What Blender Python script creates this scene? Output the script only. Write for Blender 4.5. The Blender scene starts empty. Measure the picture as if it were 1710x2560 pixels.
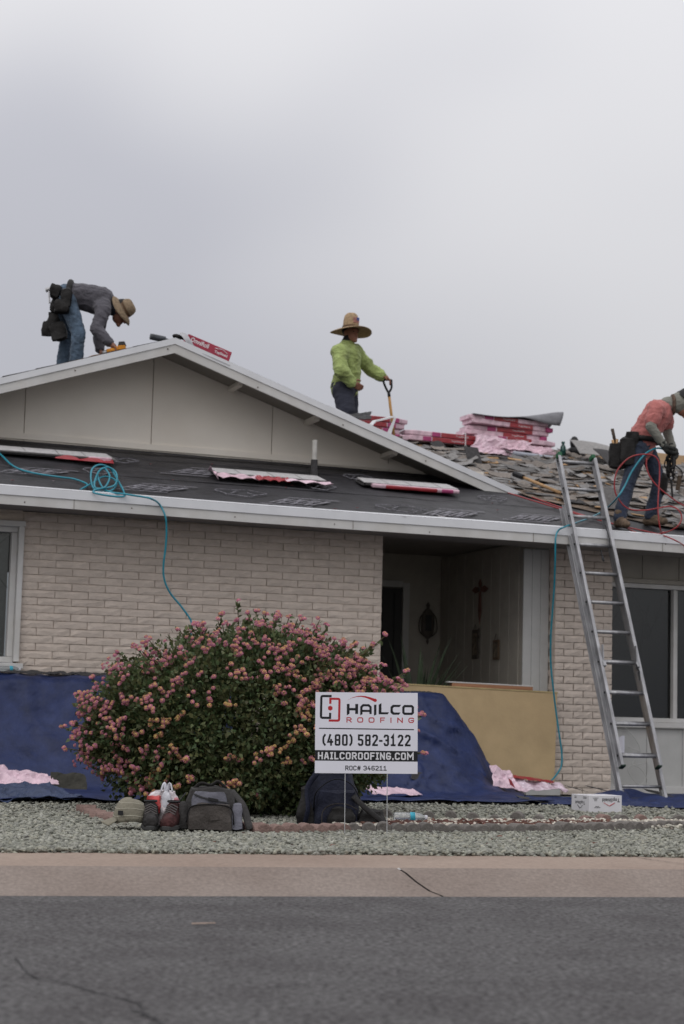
import bpy, bmesh, math, random
import numpy as np
from mathutils import Vector, Matrix, Euler, noise
random.seed(7); RNG = np.random.default_rng(7)
rad = math.radians
SC = bpy.context.scene
COL = SC.collection

# ---------------------------------------------------------------- camera
cam_d = bpy.data.cameras.new('camera'); CAM = bpy.data.objects.new('camera', cam_d); COL.objects.link(CAM)
CAM.matrix_world = Matrix.Translation((0, 0, .70)) @ Matrix.Rotation(math.pi/2 + math.atan(510/4570), 4, 'X') @ Matrix.Rotation(rad(1.44), 4, 'Z')
cam_d.sensor_fit = 'VERTICAL'; cam_d.sensor_height = 36; cam_d.lens = 4570/2560*36
cam_d.clip_start = .1; cam_d.clip_end = 3000
cam_d.dof.use_dof = True; cam_d.dof.focus_distance = 11.6; cam_d.dof.aperture_fstop = 3.2
SC.camera = CAM
SC.render.resolution_x = 684; SC.render.resolution_y = 1024

# ---------------------------------------------------------------- sky, sun, exposure
SUN_EL, SUN_AZ = 42, 205          # azimuth: where the sun stands, clockwise from +Y
W = bpy.data.worlds.new('World'); SC.world = W; W.use_nodes = True
nt = W.node_tree; nt.nodes.clear(); L = nt.links.new
def N(t, **k):
    n = nt.nodes.new(t)
    for a, b in k.items(): setattr(n, a, b)
    return n
sky = N('ShaderNodeTexSky', sky_type='NISHITA', sun_disc=False)
sky.sun_elevation = rad(SUN_EL); sky.sun_rotation = rad(SUN_AZ); sky.dust_density = 3
bg_sky = N('ShaderNodeBackground'); bg_sky.inputs['Strength'].default_value = .08
L(sky.outputs[0], bg_sky.inputs[0])
tc = N('ShaderNodeTexCoord'); mp = N('ShaderNodeMapping'); L(tc.outputs['Generated'], mp.inputs[0])
mp.inputs['Scale'].default_value = (1.0, 1.0, 1.9); mp.inputs['Location'].default_value = (-1.16, -1.24, -5.68)
n1 = N('ShaderNodeTexNoise'); n1.inputs['Scale'].default_value = 1.7; n1.inputs['Detail'].default_value = 2.2; n1.inputs['Roughness'].default_value = .36
n1.inputs['Distortion'].default_value = .35
L(mp.outputs[0], n1.inputs['Vector'])
cr = N('ShaderNodeValToRGB'); L(n1.outputs['Fac'], cr.inputs[0])
cr.color_ramp.interpolation = 'EASE'
cr.color_ramp.elements[0].position = .33; cr.color_ramp.elements[0].color = (.69, .695, .76, 1)
cr.color_ramp.elements[1].position = .68; cr.color_ramp.elements[1].color = (1.16, 1.145, 1.135, 1)
e = cr.color_ramp.elements.new(.5); e.color = (.95, .945, .975, 1)
# overcast dome: brighter towards the zenith
sx = N('ShaderNodeSeparateXYZ'); L(tc.outputs['Generated'], sx.inputs[0])
mr = N('ShaderNodeMapRange'); mr.inputs[1].default_value = 0; mr.inputs[2].default_value = 1; mr.inputs[3].default_value = .565; mr.inputs[4].default_value = 1.42; L(sx.outputs['Z'], mr.inputs[0])
vm = N('ShaderNodeVectorMath', operation='SCALE'); L(cr.outputs[0], vm.inputs[0]); L(mr.outputs[0], vm.inputs['Scale'])
bg_c = N('ShaderNodeBackground'); bg_c.inputs['Strength'].default_value = 1.0
L(vm.outputs[0], bg_c.inputs[0])
mx = N('ShaderNodeMixShader'); mx.inputs[0].default_value = .94
L(bg_sky.outputs[0], mx.inputs[1]); L(bg_c.outputs[0], mx.inputs[2])
out = N('ShaderNodeOutputWorld'); L(mx.outputs[0], out.inputs[0])
sd = bpy.data.lights.new('sun', 'SUN'); SUN = bpy.data.objects.new('sun', sd); COL.objects.link(SUN)
sd.energy = .5; sd.angle = rad(35); sd.color = (1, .97, .93)
az, el = rad(SUN_AZ), rad(SUN_EL)
SUN.rotation_euler = Vector((-math.sin(az)*math.cos(el), -math.cos(az)*math.cos(el), -math.sin(el))).to_track_quat('-Z', 'Y').to_euler()
SC.view_settings.view_transform = 'Standard'; SC.view_settings.look = 'None'
SC.view_settings.exposure = 0; SC.view_settings.gamma = 1; SC.view_settings.use_curve_mapping = False

# ---------------------------------------------------------------- materials
MATS = {}
def mat(name, col, rough=.7, var=.12, scale=6, bump=.15, bscale=40, metal=0, spec=.25, orand=0, attr=None, detail=4,
        stain=None, transl=0, stretch=None, alpha=1, sheen=0, trans=0, col2=None, coat=0):
    if name in MATS: return MATS[name]
    m = bpy.data.materials.new(name); m.use_nodes = True; t = m.node_tree; nn = t.nodes; lk = t.links.new
    b = nn['Principled BSDF']; b.inputs['Roughness'].default_value = rough; b.inputs['Metallic'].default_value = metal
    b.inputs['Specular IOR Level'].default_value = spec
    if coat: b.inputs['Coat Weight'].default_value = coat
    if alpha < 1: b.inputs['Alpha'].default_value = alpha
    if trans: b.inputs['Transmission Weight'].default_value = trans
    if sheen: b.inputs['Sheen Weight'].default_value = sheen
    c = nn.new('ShaderNodeTexCoord'); src = c.outputs['Object']
    if stretch:
        mpn = nn.new('ShaderNodeMapping'); mpn.inputs['Scale'].default_value = stretch; lk(src, mpn.inputs[0]); src = mpn.outputs[0]
    if orand:
        oi = nn.new('ShaderNodeObjectInfo'); va = nn.new('ShaderNodeVectorMath'); va.operation = 'ADD'
        lk(oi.outputs['Random'], va.inputs[1]); ml = nn.new('ShaderNodeVectorMath'); ml.operation = 'SCALE'; ml.inputs['Scale'].default_value = 37
        lk(oi.outputs['Random'], ml.inputs[0]); lk(src, va.inputs[0]); lk(ml.outputs[0], va.inputs[1]); src = va.outputs[0]
    nz = nn.new('ShaderNodeTexNoise'); nz.inputs['Scale'].default_value = scale; nz.inputs['Detail'].default_value = detail; nz.inputs['Roughness'].default_value = .6
    lk(src, nz.inputs['Vector'])
    rp = nn.new('ShaderNodeValToRGB'); lk(nz.outputs['Fac'], rp.inputs[0])
    lo = [x*(1-var*2) for x in col]; hi = [min(1, x*(1+var*2)) for x in (col2 or col)]
    rp.color_ramp.elements[0].position = .25; rp.color_ramp.elements[0].color = (*lo, 1)
    rp.color_ramp.elements[1].position = .75; rp.color_ramp.elements[1].color = (*hi, 1)
    cur = rp.outputs[0]
    def mul(sock, fac=1):
        nonlocal cur
        q = nn.new('ShaderNodeMix'); q.data_type = 'RGBA'; q.blend_type = 'MULTIPLY'; q.inputs[0].default_value = fac
        lk(cur, q.inputs[6]); lk(sock, q.inputs[7]); cur = q.outputs[2]
    if orand:
        mr = nn.new('ShaderNodeMapRange'); mr.inputs[3].default_value = 1-orand; mr.inputs[4].default_value = 1+orand*.8
        lk(oi.outputs['Random'], mr.inputs[0]); mul(mr.outputs[0])
    if attr:
        at = nn.new('ShaderNodeAttribute'); at.attribute_name = attr; mul(at.outputs['Color'])
    if stain:
        s2 = nn.new('ShaderNodeTexNoise'); s2.inputs['Scale'].default_value = stain[0]; s2.inputs['Detail'].default_value = 5
        lk(c.outputs['Object'], s2.inputs['Vector']); r2 = nn.new('ShaderNodeValToRGB'); lk(s2.outputs['Fac'], r2.inputs[0])
        r2.color_ramp.elements[0].position = .35; r2.color_ramp.elements[0].color = (*stain[1], 1)
        r2.color_ramp.elements[1].position = .62; r2.color_ramp.elements[1].color = (1, 1, 1, 1)
        mul(r2.outputs[0], stain[2] if len(stain) > 2 else .8)
    lk(cur, b.inputs['Base Color'])
    if bump:
        bn = nn.new('ShaderNodeTexNoise'); bn.inputs['Scale'].default_value = bscale; bn.inputs['Detail'].default_value = 5
        lk(src, bn.inputs['Vector']); bp = nn.new('ShaderNodeBump'); bp.inputs['Strength'].default_value = bump; bp.inputs['Distance'].default_value = .02
        lk(bn.outputs['Fac'], bp.inputs['Height']); lk(bp.outputs[0], b.inputs['Normal'])
    if transl:
        tr = nn.new('ShaderNodeBsdfTranslucent'); lk(cur, tr.inputs[0]); ms = nn.new('ShaderNodeMixShader'); ms.inputs[0].default_value = transl
        o = nn['Material Output']; lk(b.outputs[0], ms.inputs[1]); lk(tr.outputs[0], ms.inputs[2]); lk(ms.outputs[0], o.inputs[0])
    MATS[name] = m; return m
def flat(name, col, rough=.6): return mat(name, col, rough, var=.03, bump=0, scale=30)

asphalt = mat('asphalt', (.112, .108, .110), .9, .55, 42, 1.0, 95, stain=(3.2, (.70, .68, .69), .8), detail=12)
tar = mat('crack_filler', (.032, .031, .033), .8, .2, 20)
kerbc = mat('kerb_concrete', (.235, .195, .172), .85, .12, 55, .25, 160, stain=(2.0, (.80, .77, .76), .7))
walkc = mat('sidewalk_concrete', (.305, .238, .197), .85, .09, 40, .2, 140, stain=(.9, (.80, .77, .76), .8))
soil = mat('gravel_soil', (.15, .148, .135), .9, .35, 55, .9, 60)
gravelm = mat('gravel_stone', (.262, .262, .234), .85, .18, 60, .3, 90, attr='Col')
brickm = mat('painted_brick', (.60, .525, .465), .82, .07, 9, .22, 55, stain=(1.1, (.90, .87, .84), .6), orand=.05, stretch=(1, 1, 1.7))
mortar = mat('painted_mortar', (.56, .485, .425), .9, .12, 20, .3, 60)
whitep = mat('white_trim_paint', (.58, .575, .57), .5, .04, 5, .05, 60, stain=(4, (.86, .84, .80), .6))
dripm = mat('white_drip_edge_metal', (.66, .67, .70), .32, .03, 5, .02, 30, spec=.5)
gablem = mat('painted_gable_board', (.76, .715, .65), .65, .012, 3, .05, 70, stain=(1.4, (.88, .85, .82), .5), orand=.03)
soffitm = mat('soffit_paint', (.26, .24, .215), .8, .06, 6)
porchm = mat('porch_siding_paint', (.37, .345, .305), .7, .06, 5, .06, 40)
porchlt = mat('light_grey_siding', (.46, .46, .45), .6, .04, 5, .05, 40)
feltm = mat('black_roof_felt', (.027, .026, .030), .55, .25, 5, .7, 11, spec=.26, stain=(1.4, (.6, .6, .63), .6))
feltprint = mat('felt_print_grey', (.155, .15, .17), .7, .45, 40, .1, 40)
woodm = mat('bare_wood', (.40, .25, .13), .75, .2, 6, .2, 40, stretch=(.6, 6, 6))
plym = mat('plywood', (.47, .32, .19), .75, .10, 4, .1, 50, stretch=(1, 8, 8))
decking = mat('old_roof_deck', (.15, .115, .09), .85, .35, 7, .6, 30)
shingA = mat('grey_shingle', (.215, .208, .205), .9, .16, 45, .4, 120, orand=.42)
shingB = mat('brown_grey_shingle', (.195, .172, .155), .9, .2, 45, .4, 120, orand=.40)
shingN = mat('new_light_grey_shingle', (.44, .43, .435), .85, .12, 30, .3, 120)
shingD = mat('dark_shingle', (.055, .053, .055), .9, .2, 40, .4, 120)
pinkw = mat('pink_plastic_wrap', (.62, .43, .50), .35, .16, 16, .5, 22, spec=.5)
pinkpale = mat('pale_pink_plastic', (.68, .50, .58), .35, .10, 8, .4, 18, spec=.5)
redw = mat('red_printed_plastic', (.30, .025, .035), .35, .12, 12, .3, 30, spec=.5)
mag = mat('magenta_print', (.38, .06, .17), .4, .1, 12, .2, 30)
whiteprint = flat('white_print', (.70, .66, .68))
alu = mat('aluminium', (.36, .36, .375), .45, .18, 9, .15, 90, metal=.75, spec=.5, stretch=(3, 3, .5), stain=(6, (.6, .6, .6), .5))
greencap = mat('green_plastic', (.015, .09, .04), .5)
blackp = mat('black_plastic', (.016, .016, .018), .5, .1, 20)
bluehose = mat('teal_hose_rubber', (.012, .22, .30), .35, .06, 8, 0, spec=.5)
redhose = mat('red_hose_rubber', (.30, .02, .025), .35, .06, 8, 0, spec=.5)
tarpm = mat('blue_tarp', (.019, .030, .094), .5, .16, 6, .9, 9, spec=.28, stain=(3, (.7, .72, .75), .6))
tanboard = mat('tan_board', (.52, .39, .225), .75, .05, 4, .08, 40, stain=(1.6, (.86, .84, .82), .6))
leafm = mat('lantana_leaf', (.082, .110, .046), .55, .15, 5, 0, attr='Col', transl=.22, spec=.35)
stemm = mat('shrub_stem', (.10, .085, .045), .8, .2, 20)
fpink = mat('pink_petal', (.50, .19, .27), .6, .12, 40, 0, transl=.15, orand=.25)
forange = mat('orange_petal', (.58, .29, .18), .6, .12, 40, 0, transl=.15, orand=.2)
fyellow = mat('yellow_petal', (.58, .40, .15), .6, .1, 40, 0, transl=.15, orand=.2)
signw = mat('white_sign_plastic', (.69, .69, .77), .45, .015, 3, .02, 20, spec=.4)
ink = flat('black_ink', (.012, .013, .016)); redink = flat('red_ink', (.42, .022, .03))
wire = mat('galvanised_wire', (.55, .56, .58), .35, .05, 10, 0, metal=.6)
stonegrey = mat('edging_concrete_grey', (.155, .142, .132), .9, .14, 25, .4, 90, orand=.12)
stonepink = mat('edging_concrete_pink', (.215, .145, .128), .9, .12, 25, .4, 90, orand=.12)
skinm = mat('skin', (.23, .105, .07), .55, .08, 10, .05, 60)
denim = mat('blue_denim', (.085, .125, .18), .85, .28, 6, .9, 26, sheen=.1)
denimD = mat('dark_denim', (.030, .040, .066), .85, .32, 6, .9, 26, sheen=.1)
darkpants = mat('charcoal_trousers', (.026, .028, .042), .85, .15, 7, .3, 60)
greyshirt = mat('grey_jersey', (.085, .081, .096), .85, .12, 6, .9, 24, sheen=.1)
greenshirt = mat('lime_jersey', (.32, .395, .145), .85, .10, 7, .9, 24, stain=(7, (.62, .58, .5), .7), sheen=.1)
coralshirt = mat('coral_jersey', (.43, .15, .14), .85, .08, 6, .9, 24, sheen=.1)
sleevem = mat('grey_green_sleeve', (.21, .21, .185), .85, .1, 8, .35, 50)
straw = mat('straw', (.36, .255, .155), .8, .2, 40, .5, 120)
leather = mat('black_leather', (.012, .011, .011), .6, .2, 12, .3, 40)
bootm = mat('brown_boot', (.075, .052, .036), .75, .25, 12, .4, 40)
hairm = mat('black_hair', (.008, .007, .007), .6)
orangep = mat('orange_tool_plastic', (.55, .22, .02), .45, .1, 12)

# ---------------------------------------------------------------- helpers
class MB:
    """collects faces; build() links them as ONE mesh object"""
    def __init__(s): s.v = []; s.f = []; s.m = []
    def add(s, vs, fs, mi=0):
        o = len(s.v); s.v += [tuple(p) for p in vs]; s.f += [tuple(i+o for i in q) for q in fs]; s.m += [mi]*len(fs); return s
    def box(s, c, d, R=None, mi=0, taper=(1, 1)):
        vs = []
        for z in (-1, 1):
            k = taper if z > 0 else (1, 1)
            for x, y in ((-1, -1), (1, -1), (1, 1), (-1, 1)):
                p = Vector((x*d[0]/2*k[0], y*d[1]/2*k[1], z*d[2]/2))
                if R is not None: p = R @ p
                vs.append(p + Vector(c))
        return s.add(vs, [(3, 2, 1, 0), (4, 5, 6, 7), (0, 1, 5, 4), (1, 2, 6, 5), (2, 3, 7, 6), (3, 0, 4, 7)], mi)
    def prism(s, pts, off, mi=0):
        n = len(pts); off = Vector(off); a = [Vector(p) for p in pts]
        return s.add(a + [p+off for p in a], [tuple(range(n-1, -1, -1)), tuple(range(n, 2*n))] + [(i, (i+1) % n, n+(i+1) % n, n+i) for i in range(n)], mi)
    def poly(s, pts, mi=0): return s.add(pts, [tuple(range(len(pts)))], mi)
    def tube(s, pts, r, n=8, mi=0, caps=True, closed=False, flat=1.0):
        pts = [Vector(p) for p in pts]; k = len(pts); rr = r if isinstance(r, (list, tuple)) else [r]*k
        vs = []; up = None
        for i, p in enumerate(pts):
            a = pts[max(i-1, 0)] if not closed else pts[(i-1) % k]; b = pts[min(i+1, k-1)] if not closed else pts[(i+1) % k]
            t = (b-a).normalized() if (b-a).length > 1e-9 else Vector((0, 0, 1))
            if up is None: up = t.orthogonal().normalized()
            up = (up - t*up.dot(t)); up = up.normalized() if up.length > 1e-6 else t.orthogonal().normalized()
            w = t.cross(up)
            for j in range(n):
                th = 2*math.pi*j/n; vs.append(p + (up*math.cos(th) + w*math.sin(th)*flat)*rr[i])
        fs = []
        for i in range(k-1 if not closed else k):
            for j in range(n):
                a0, a1 = i*n+j, i*n+(j+1) % n; b0, b1 = ((i+1) % k)*n+j, ((i+1) % k)*n+(j+1) % n
                fs.append((a0, a1, b1, b0))
        if caps and not closed: fs += [tuple(range(n-1, -1, -1)), tuple((k-1)*n+j for j in range(n))]
        return s.add(vs, fs, mi)
    def lathe(s, prof, c, R=None, n=20, mi=0, sy=1.0):
        vs = []
        for r, z in prof:
            for j in range(n):
                th = 2*math.pi*j/n; p = Vector((r*math.cos(th), r*sy*math.sin(th), z))
                if R is not None: p = R @ p
                vs.append(p + Vector(c))
        fs = [(i*n+j, i*n+(j+1) % n, (i+1)*n+(j+1) % n, (i+1)*n+j) for i in range(len(prof)-1) for j in range(n)]
        return s.add(vs, fs, mi)
    def ell(s, c, d, R=None, n=12, mi=0):
        k = n//2; prof = [(math.sin(math.pi*i/k)*.5, -math.cos(math.pi*i/k)*.5) for i in range(k+1)]
        vs = []
        for r, z in prof:
            for j in range(n):
                th = 2*math.pi*j/n; p = Vector((r*math.cos(th)*d[0], r*math.sin(th)*d[1], z*d[2]))
                if R is not None: p = R @ p
                vs.append(p + Vector(c))
        return s.add(vs, [(i*n+j, i*n+(j+1) % n, (i+1)*n+(j+1) % n, (i+1)*n+j) for i in range(k) for j in range(n)], mi)
    def grid(s, fn, nu, nv, mi=0):
        vs = [fn(i/nu, j/nv) for j in range(nv+1) for i in range(nu+1)]
        return s.add(vs, [(j*(nu+1)+i, j*(nu+1)+i+1, (j+1)*(nu+1)+i+1, (j+1)*(nu+1)+i) for j in range(nv) for i in range(nu)], mi)
    def mesh(s, name, mats, smooth=False):
        me = bpy.data.meshes.new(name); me.from_pydata(s.v, [], s.f); me.update()
        for m in (mats if isinstance(mats, (list, tuple)) else [mats]): me.materials.append(m)
        if any(s.m): me.polygons.foreach_set('material_index', s.m)
        if smooth: me.polygons.foreach_set('use_smooth', [True]*len(s.f))
        return me
    def build(s, name, mats, parent=None, smooth=False, bevel=0, solid=0, sub=0, seg=2):
        o = bpy.data.objects.new(name, s.mesh(name, mats, smooth)); COL.objects.link(o); o.parent = parent
        if solid: q = o.modifiers.new('solid', 'SOLIDIFY'); q.thickness = solid; q.offset = 0
        if bevel: q = o.modifiers.new('bevel', 'BEVEL'); q.width = bevel; q.segments = seg; q.limit_method = 'ANGLE'; q.angle_limit = rad(40)
        if sub: q = o.modifiers.new('sub', 'SUBSURF'); q.levels = sub; q.render_levels = sub
        return o
def inst(name, me, parent=None, loc=(0, 0, 0), rot=(0, 0, 0), scale=(1, 1, 1)):
    o = bpy.data.objects.new(name, me); COL.objects.link(o); o.parent = parent
    o.location = loc; o.rotation_euler = rot; o.scale = scale; return o
def tag(o, label=None, cat=None, group=None, kind=None):
    for k, v in (('label', label), ('category', cat), ('group', group), ('kind', kind)):
        if v: o[k] = v
    return o
def thing(name, label, cat, loc=(0, 0, 0), rz=0, group=None, rot=None):
    o = bpy.data.objects.new(name, None); COL.objects.link(o); o.location = loc
    o.rotation_euler = rot if rot else (0, 0, rz); o.empty_display_size = .1
    return tag(o, label, cat, group)
def stuffmesh(name, V, F, mat_, colors=None, parent=None, smooth=False):
    """numpy: V (n,3), F (m,k) -> one mesh object"""
    me = bpy.data.meshes.new(name); k = F.shape[1]; me.vertices.add(len(V)); me.vertices.foreach_set('co', V.astype(np.float32).ravel())
    me.loops.add(F.size); me.loops.foreach_set('vertex_index', F.astype(np.int32).ravel())
    me.polygons.add(len(F)); me.polygons.foreach_set('loop_start', np.arange(0, F.size, k, dtype=np.int32))
    if smooth: me.polygons.foreach_set('use_smooth', np.ones(len(F), bool))
    if colors is not None:
        a = me.color_attributes.new('Col', 'FLOAT_COLOR', 'POINT'); a.data.foreach_set('color', colors.astype(np.float32).ravel())
    me.update(calc_edges=True); me.validate(); me.materials.append(mat_)
    o = bpy.data.objects.new(name, me); COL.objects.link(o); o.parent = parent; return o
def smoothpts(pts, k=6):
    """Catmull-Rom through the points"""
    P = [Vector(p) for p in pts]; P = [P[0]*2-P[1]] + P + [P[-1]*2-P[-2]]; r = []
    for i in range(1, len(P)-2):
        for j in range(k):
            t = j/k; a, b, c, d = P[i-1], P[i], P[i+1], P[i+2]
            r.append(.5*((2*b) + (c-a)*t + (2*a-5*b+4*c-d)*t*t + (3*b-a-3*c+d)*t**3))
    r.append(P[-2]); return r
def nz(p, s=1.0, seed=0.0): return noise.noise(Vector(p)*s + Vector((seed, seed*1.7, -seed)))

# house frame: u along the front, v away from the street, z up
HO = Vector((.437, 17.15, 0)); HA = rad(19.5)
HR = Matrix.Rotation(HA, 3, 'Z')
def H(u, v, z): return HO + HR @ Vector((u, v, z))
def toH(p): return HR.transposed() @ (Vector(p) - HO)
def tilt(u): return -.0095*(u+1)
def z_main(u, v): return 2.535 + (v+.5)/3 + tilt(u)
def z_gr(u): return 4.31 - (u+1.85)/3 + tilt(u)
def z_gl(u): return 4.31 + (u+1.85)/3 + tilt(u)
def roof_under(p):
    h = toH(p); z = z_main(h.x, h.y) if h.y < 3.7 else z_main(h.x, 7.4-h.y)
    if h.y > 1.08: z = max(z, min(z_gr(h.x), z_gl(h.x)))
    return z

# ---------------------------------------------------------------- ground, road, kerb, sidewalk
SO = Vector((0, 8.494, 0)); SR = Matrix.Rotation(rad(13.3), 3, 'Z')
def S(s, t, z): return SO + SR @ Vector((s, t, z))
b = MB(); b.poly([S(-400, -.0, -.124), S(-400, -400, -.124), S(400, -400, -.124), S(400, 0, -.124)])
tag(b.build('ground_base', soil), kind='structure')
b = MB(); b.grid(lambda i, j: S(-40+80*i, -9+9*j, -.12), 8, 8)
road = tag(b.build('road', asphalt), kind='structure')
def ribbon(pts, w, z, name, m, parent):
    b = MB(); P = smoothpts(pts, 8); n = len(P); vs = []
    for i, p in enumerate(P):
        t = (P[min(i+1, n-1)]-P[max(i-1, 0)]).normalized(); q = Vector((-t.y, t.x, 0))
        ww = w*(.35+.9*random.random())*(1 if 0 < i < n-1 else .2); o = q*random.uniform(-w, w)*1.2
        vs += [(p+o+q*ww)[:2]+(z,), (p+o-q*ww)[:2]+(z,)]
    b.add(vs, [(2*i, 2*i+1, 2*i+3, 2*i+2) for i in range(n-1)]); return b.build(name, m, parent)
ribbon([(-1.038, 6.161, -0.120), (-0.925, 5.761, -0.120), (-0.817, 5.652, -0.120), (-0.696, 5.471, -0.120), (-0.560, 5.305, -0.120), (-0.524, 5.203, -0.120), (-0.502, 5.037, -0.120)], .0045, -.116, 'crack', tar, road)
ribbon([(-0.545, 5.165, -0.120), (-0.482, 5.040, -0.120), (-0.420, 4.891, -0.120)], .006, -.1155, 'crack', tar, road)
ribbon([(-0.211, 5.632, -0.120), (-0.031, 5.729, -0.120), (0.155, 5.795, -0.120), (0.343, 5.836, -0.120), (0.536, 5.904, -0.120)], .003, -.116, 'crack', tar, road)
# rolled kerb in two lengths with an oblique open joint
KP = [(0, -.122), (.02, -.116), (.10, -.105), (.20, -.072), (.28, -.038), (.344, -.018)]
def kjoint(t): return .53 - .13*t/.344      # where the joint crosses, by distance from the road
def kerb(name, s0, s1, j0, j1):
    b = MB(); nsec = 12
    def fn(i, j):
        k = j*(len(KP)-1); k0 = int(round(k)); t, z = KP[k0]
        a = kjoint(t) if j0 else s0; c = kjoint(t) if j1 else s1
        if j0: a += .006
        if j1: c -= .006
        return S(a + (c-a)*i, t, z)
    b.grid(fn, nsec, len(KP)-1); o = b.build(name, kerbc, smooth=True); return tag(o, kind='structure')
kerb('kerb', -40, 0, False, True); kerb('kerb', 0, 40, True, False)
b = MB(); b.grid(lambda i, j: S(.2+.5*i, KP[round(j*5)][0]+(.02 if j > .9 else 0), KP[round(j*5)][1]-.010), 1, 5); tag(b.build('kerb_bed', tar), kind='structure')
b = MB(); b.grid(lambda i, j: S(-40+80*i, .350+.66*j, -.020+.012*j), 20, 4)
walk = tag(b.build('sidewalk', walkc), kind='structure')
ribbon([(1.592, 9.955, -0.010), (1.673, 9.734, -0.010), (1.799, 9.513, -0.010), (1.930, 9.256, -0.010)], .004, -.0085, 'crack', tar, walk)
ribbon([(0.093, 9.253, -0.012), (0.181, 9.131, -0.012), (0.239, 9.089, -0.015)], .0012, -.0095, 'crack', kerbc, walk)
b = MB()
def gfn(i, j):
    s = -40+80*i; t = .985+.02*math.sin(s*7)+60*j; return S(s, t, -.012)
b.grid(gfn, 60, 20); tag(b.build('gravel_yard', soil), kind='structure')
b = MB(); b.poly([S(-400, 60, -.05), S(400, 60, -.05), S(400, 900, -.05), S(-400, 900, -.05)]); tag(b.build('ground', soil), kind='structure')

# loose gravel: real stones
def stones(name, n, fpos, smin, smax, cols, label, m=gravelm, flatz=.6):
    t = (1+5**.5)/2
    ico = np.array([(-1,t,0),(1,t,0),(-1,-t,0),(1,-t,0),(0,-1,t),(0,1,t),(0,-1,-t),(0,1,-t),(t,0,-1),(t,0,1),(-t,0,-1),(-t,0,1)], float)/1.9
    fc = np.array([(0,11,5),(0,5,1),(0,1,7),(0,7,10),(0,10,11),(1,5,9),(5,11,4),(11,10,2),(10,7,6),(7,1,8),(3,9,4),(3,4,2),(3,2,6),(3,6,8),(3,8,9),(4,9,5),(2,4,11),(6,2,10),(8,6,7),(9,8,1)])
    P = fpos(n); n = len(P)
    V = np.repeat(ico[None], n, 0)*RNG.uniform(.62, 1.25, (n, 12, 1))
    sz = RNG.uniform(smin, smax, (n, 1)); asp = np.stack([RNG.uniform(.9, 1.5, n), RNG.uniform(.6, 1., n), RNG.uniform(flatz*.6, flatz*1.2, n)], 1)
    V = V*(sz*asp)[:, None, :]
    a = RNG.uniform(0, 6.28, n); tl = RNG.normal(0, .35, n)
    ct, st = np.cos(tl)[:, None], np.sin(tl)[:, None]
    x = V[..., 0]*ct - V[..., 2]*st; z = V[..., 0]*st + V[..., 2]*ct; y = V[..., 1]
    ca, sa = np.cos(a)[:, None], np.sin(a)[:, None]
    V = np.stack([x*ca-y*sa, x*sa+y*ca, z], -1) + P[:, None, :]
    F = (fc[None] + (np.arange(n)*12)[:, None, None]).reshape(-1, 3)
    cols = np.array(cols); c = cols[RNG.integers(0, len(cols), n)]*RNG.uniform(.72, 1.2, (n, 1)); c = np.concatenate([c, np.ones((n, 1))], 1)
    o = stuffmesh(name, V.reshape(-1, 3), F, m, np.repeat(c, 12, 0)); return tag(o, label, 'gravel', kind='stuff')
def yard(y0, y1):
    def f(n):
        Y = 1/np.sqrt(RNG.uniform(1/(y1*y1), 1/(y0*y0), n)); X = RNG.uniform(-.215, .215, n)*Y
        Z = RNG.uniform(-.012, .012, n)
        P = np.stack([X, Y, Z], 1); edge = 8.494 + (X*.0)+ .2364*X + 1.012+.012*np.sin(X*9)
        P = P[Y > edge]; return P
    return f
stones('gravel', 62000, yard(8.9, 15.5), .010, .020, [(1, 1, 1), (1.05, 1.06, 1.0), (.95, .97, .93), (1.12, 1.1, 1.02), (.85, .86, .84), (1.18, 1.18, 1.15)], 'grey green crushed gravel covering the front yard')
def band(x0, x1, k0, k1, wob=.03):
    # between the two rows of edging stones
    def f(n):
        X = RNG.uniform(x0, x1, n); c = 11.30 + .42*(X-.16); Y = c + RNG.uniform(k0, k1, n) + wob*np.sin(X*8)
        return np.stack([X, Y, RNG.uniform(.006, .034, n)], 1)
    return f
stones('gravel_white', 3200, band(.0, 2.9, .14, .85), .012, .022, [(2.1, 2.0, 1.95), (1.8, 1.7, 1.65), (2.0, 1.75, 1.7)], 'white stones between the two rows of edging')
stones('gravel_red', 1500, band(.15, 1.9, .20, .62), .015, .030, [(.40, .17, .15), (.30, .13, .12), (.5, .26, .22)], 'dark red lava stones in the bed between the edging rows')
stones('gravel_dark', 220, yard(9.3, 14), .011, .022, [(.25, .12, .11), (.3, .3, .3), (.55, .3, .26), (.16, .15, .15)], 'scattered dark and red stones among the grey gravel')

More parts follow.
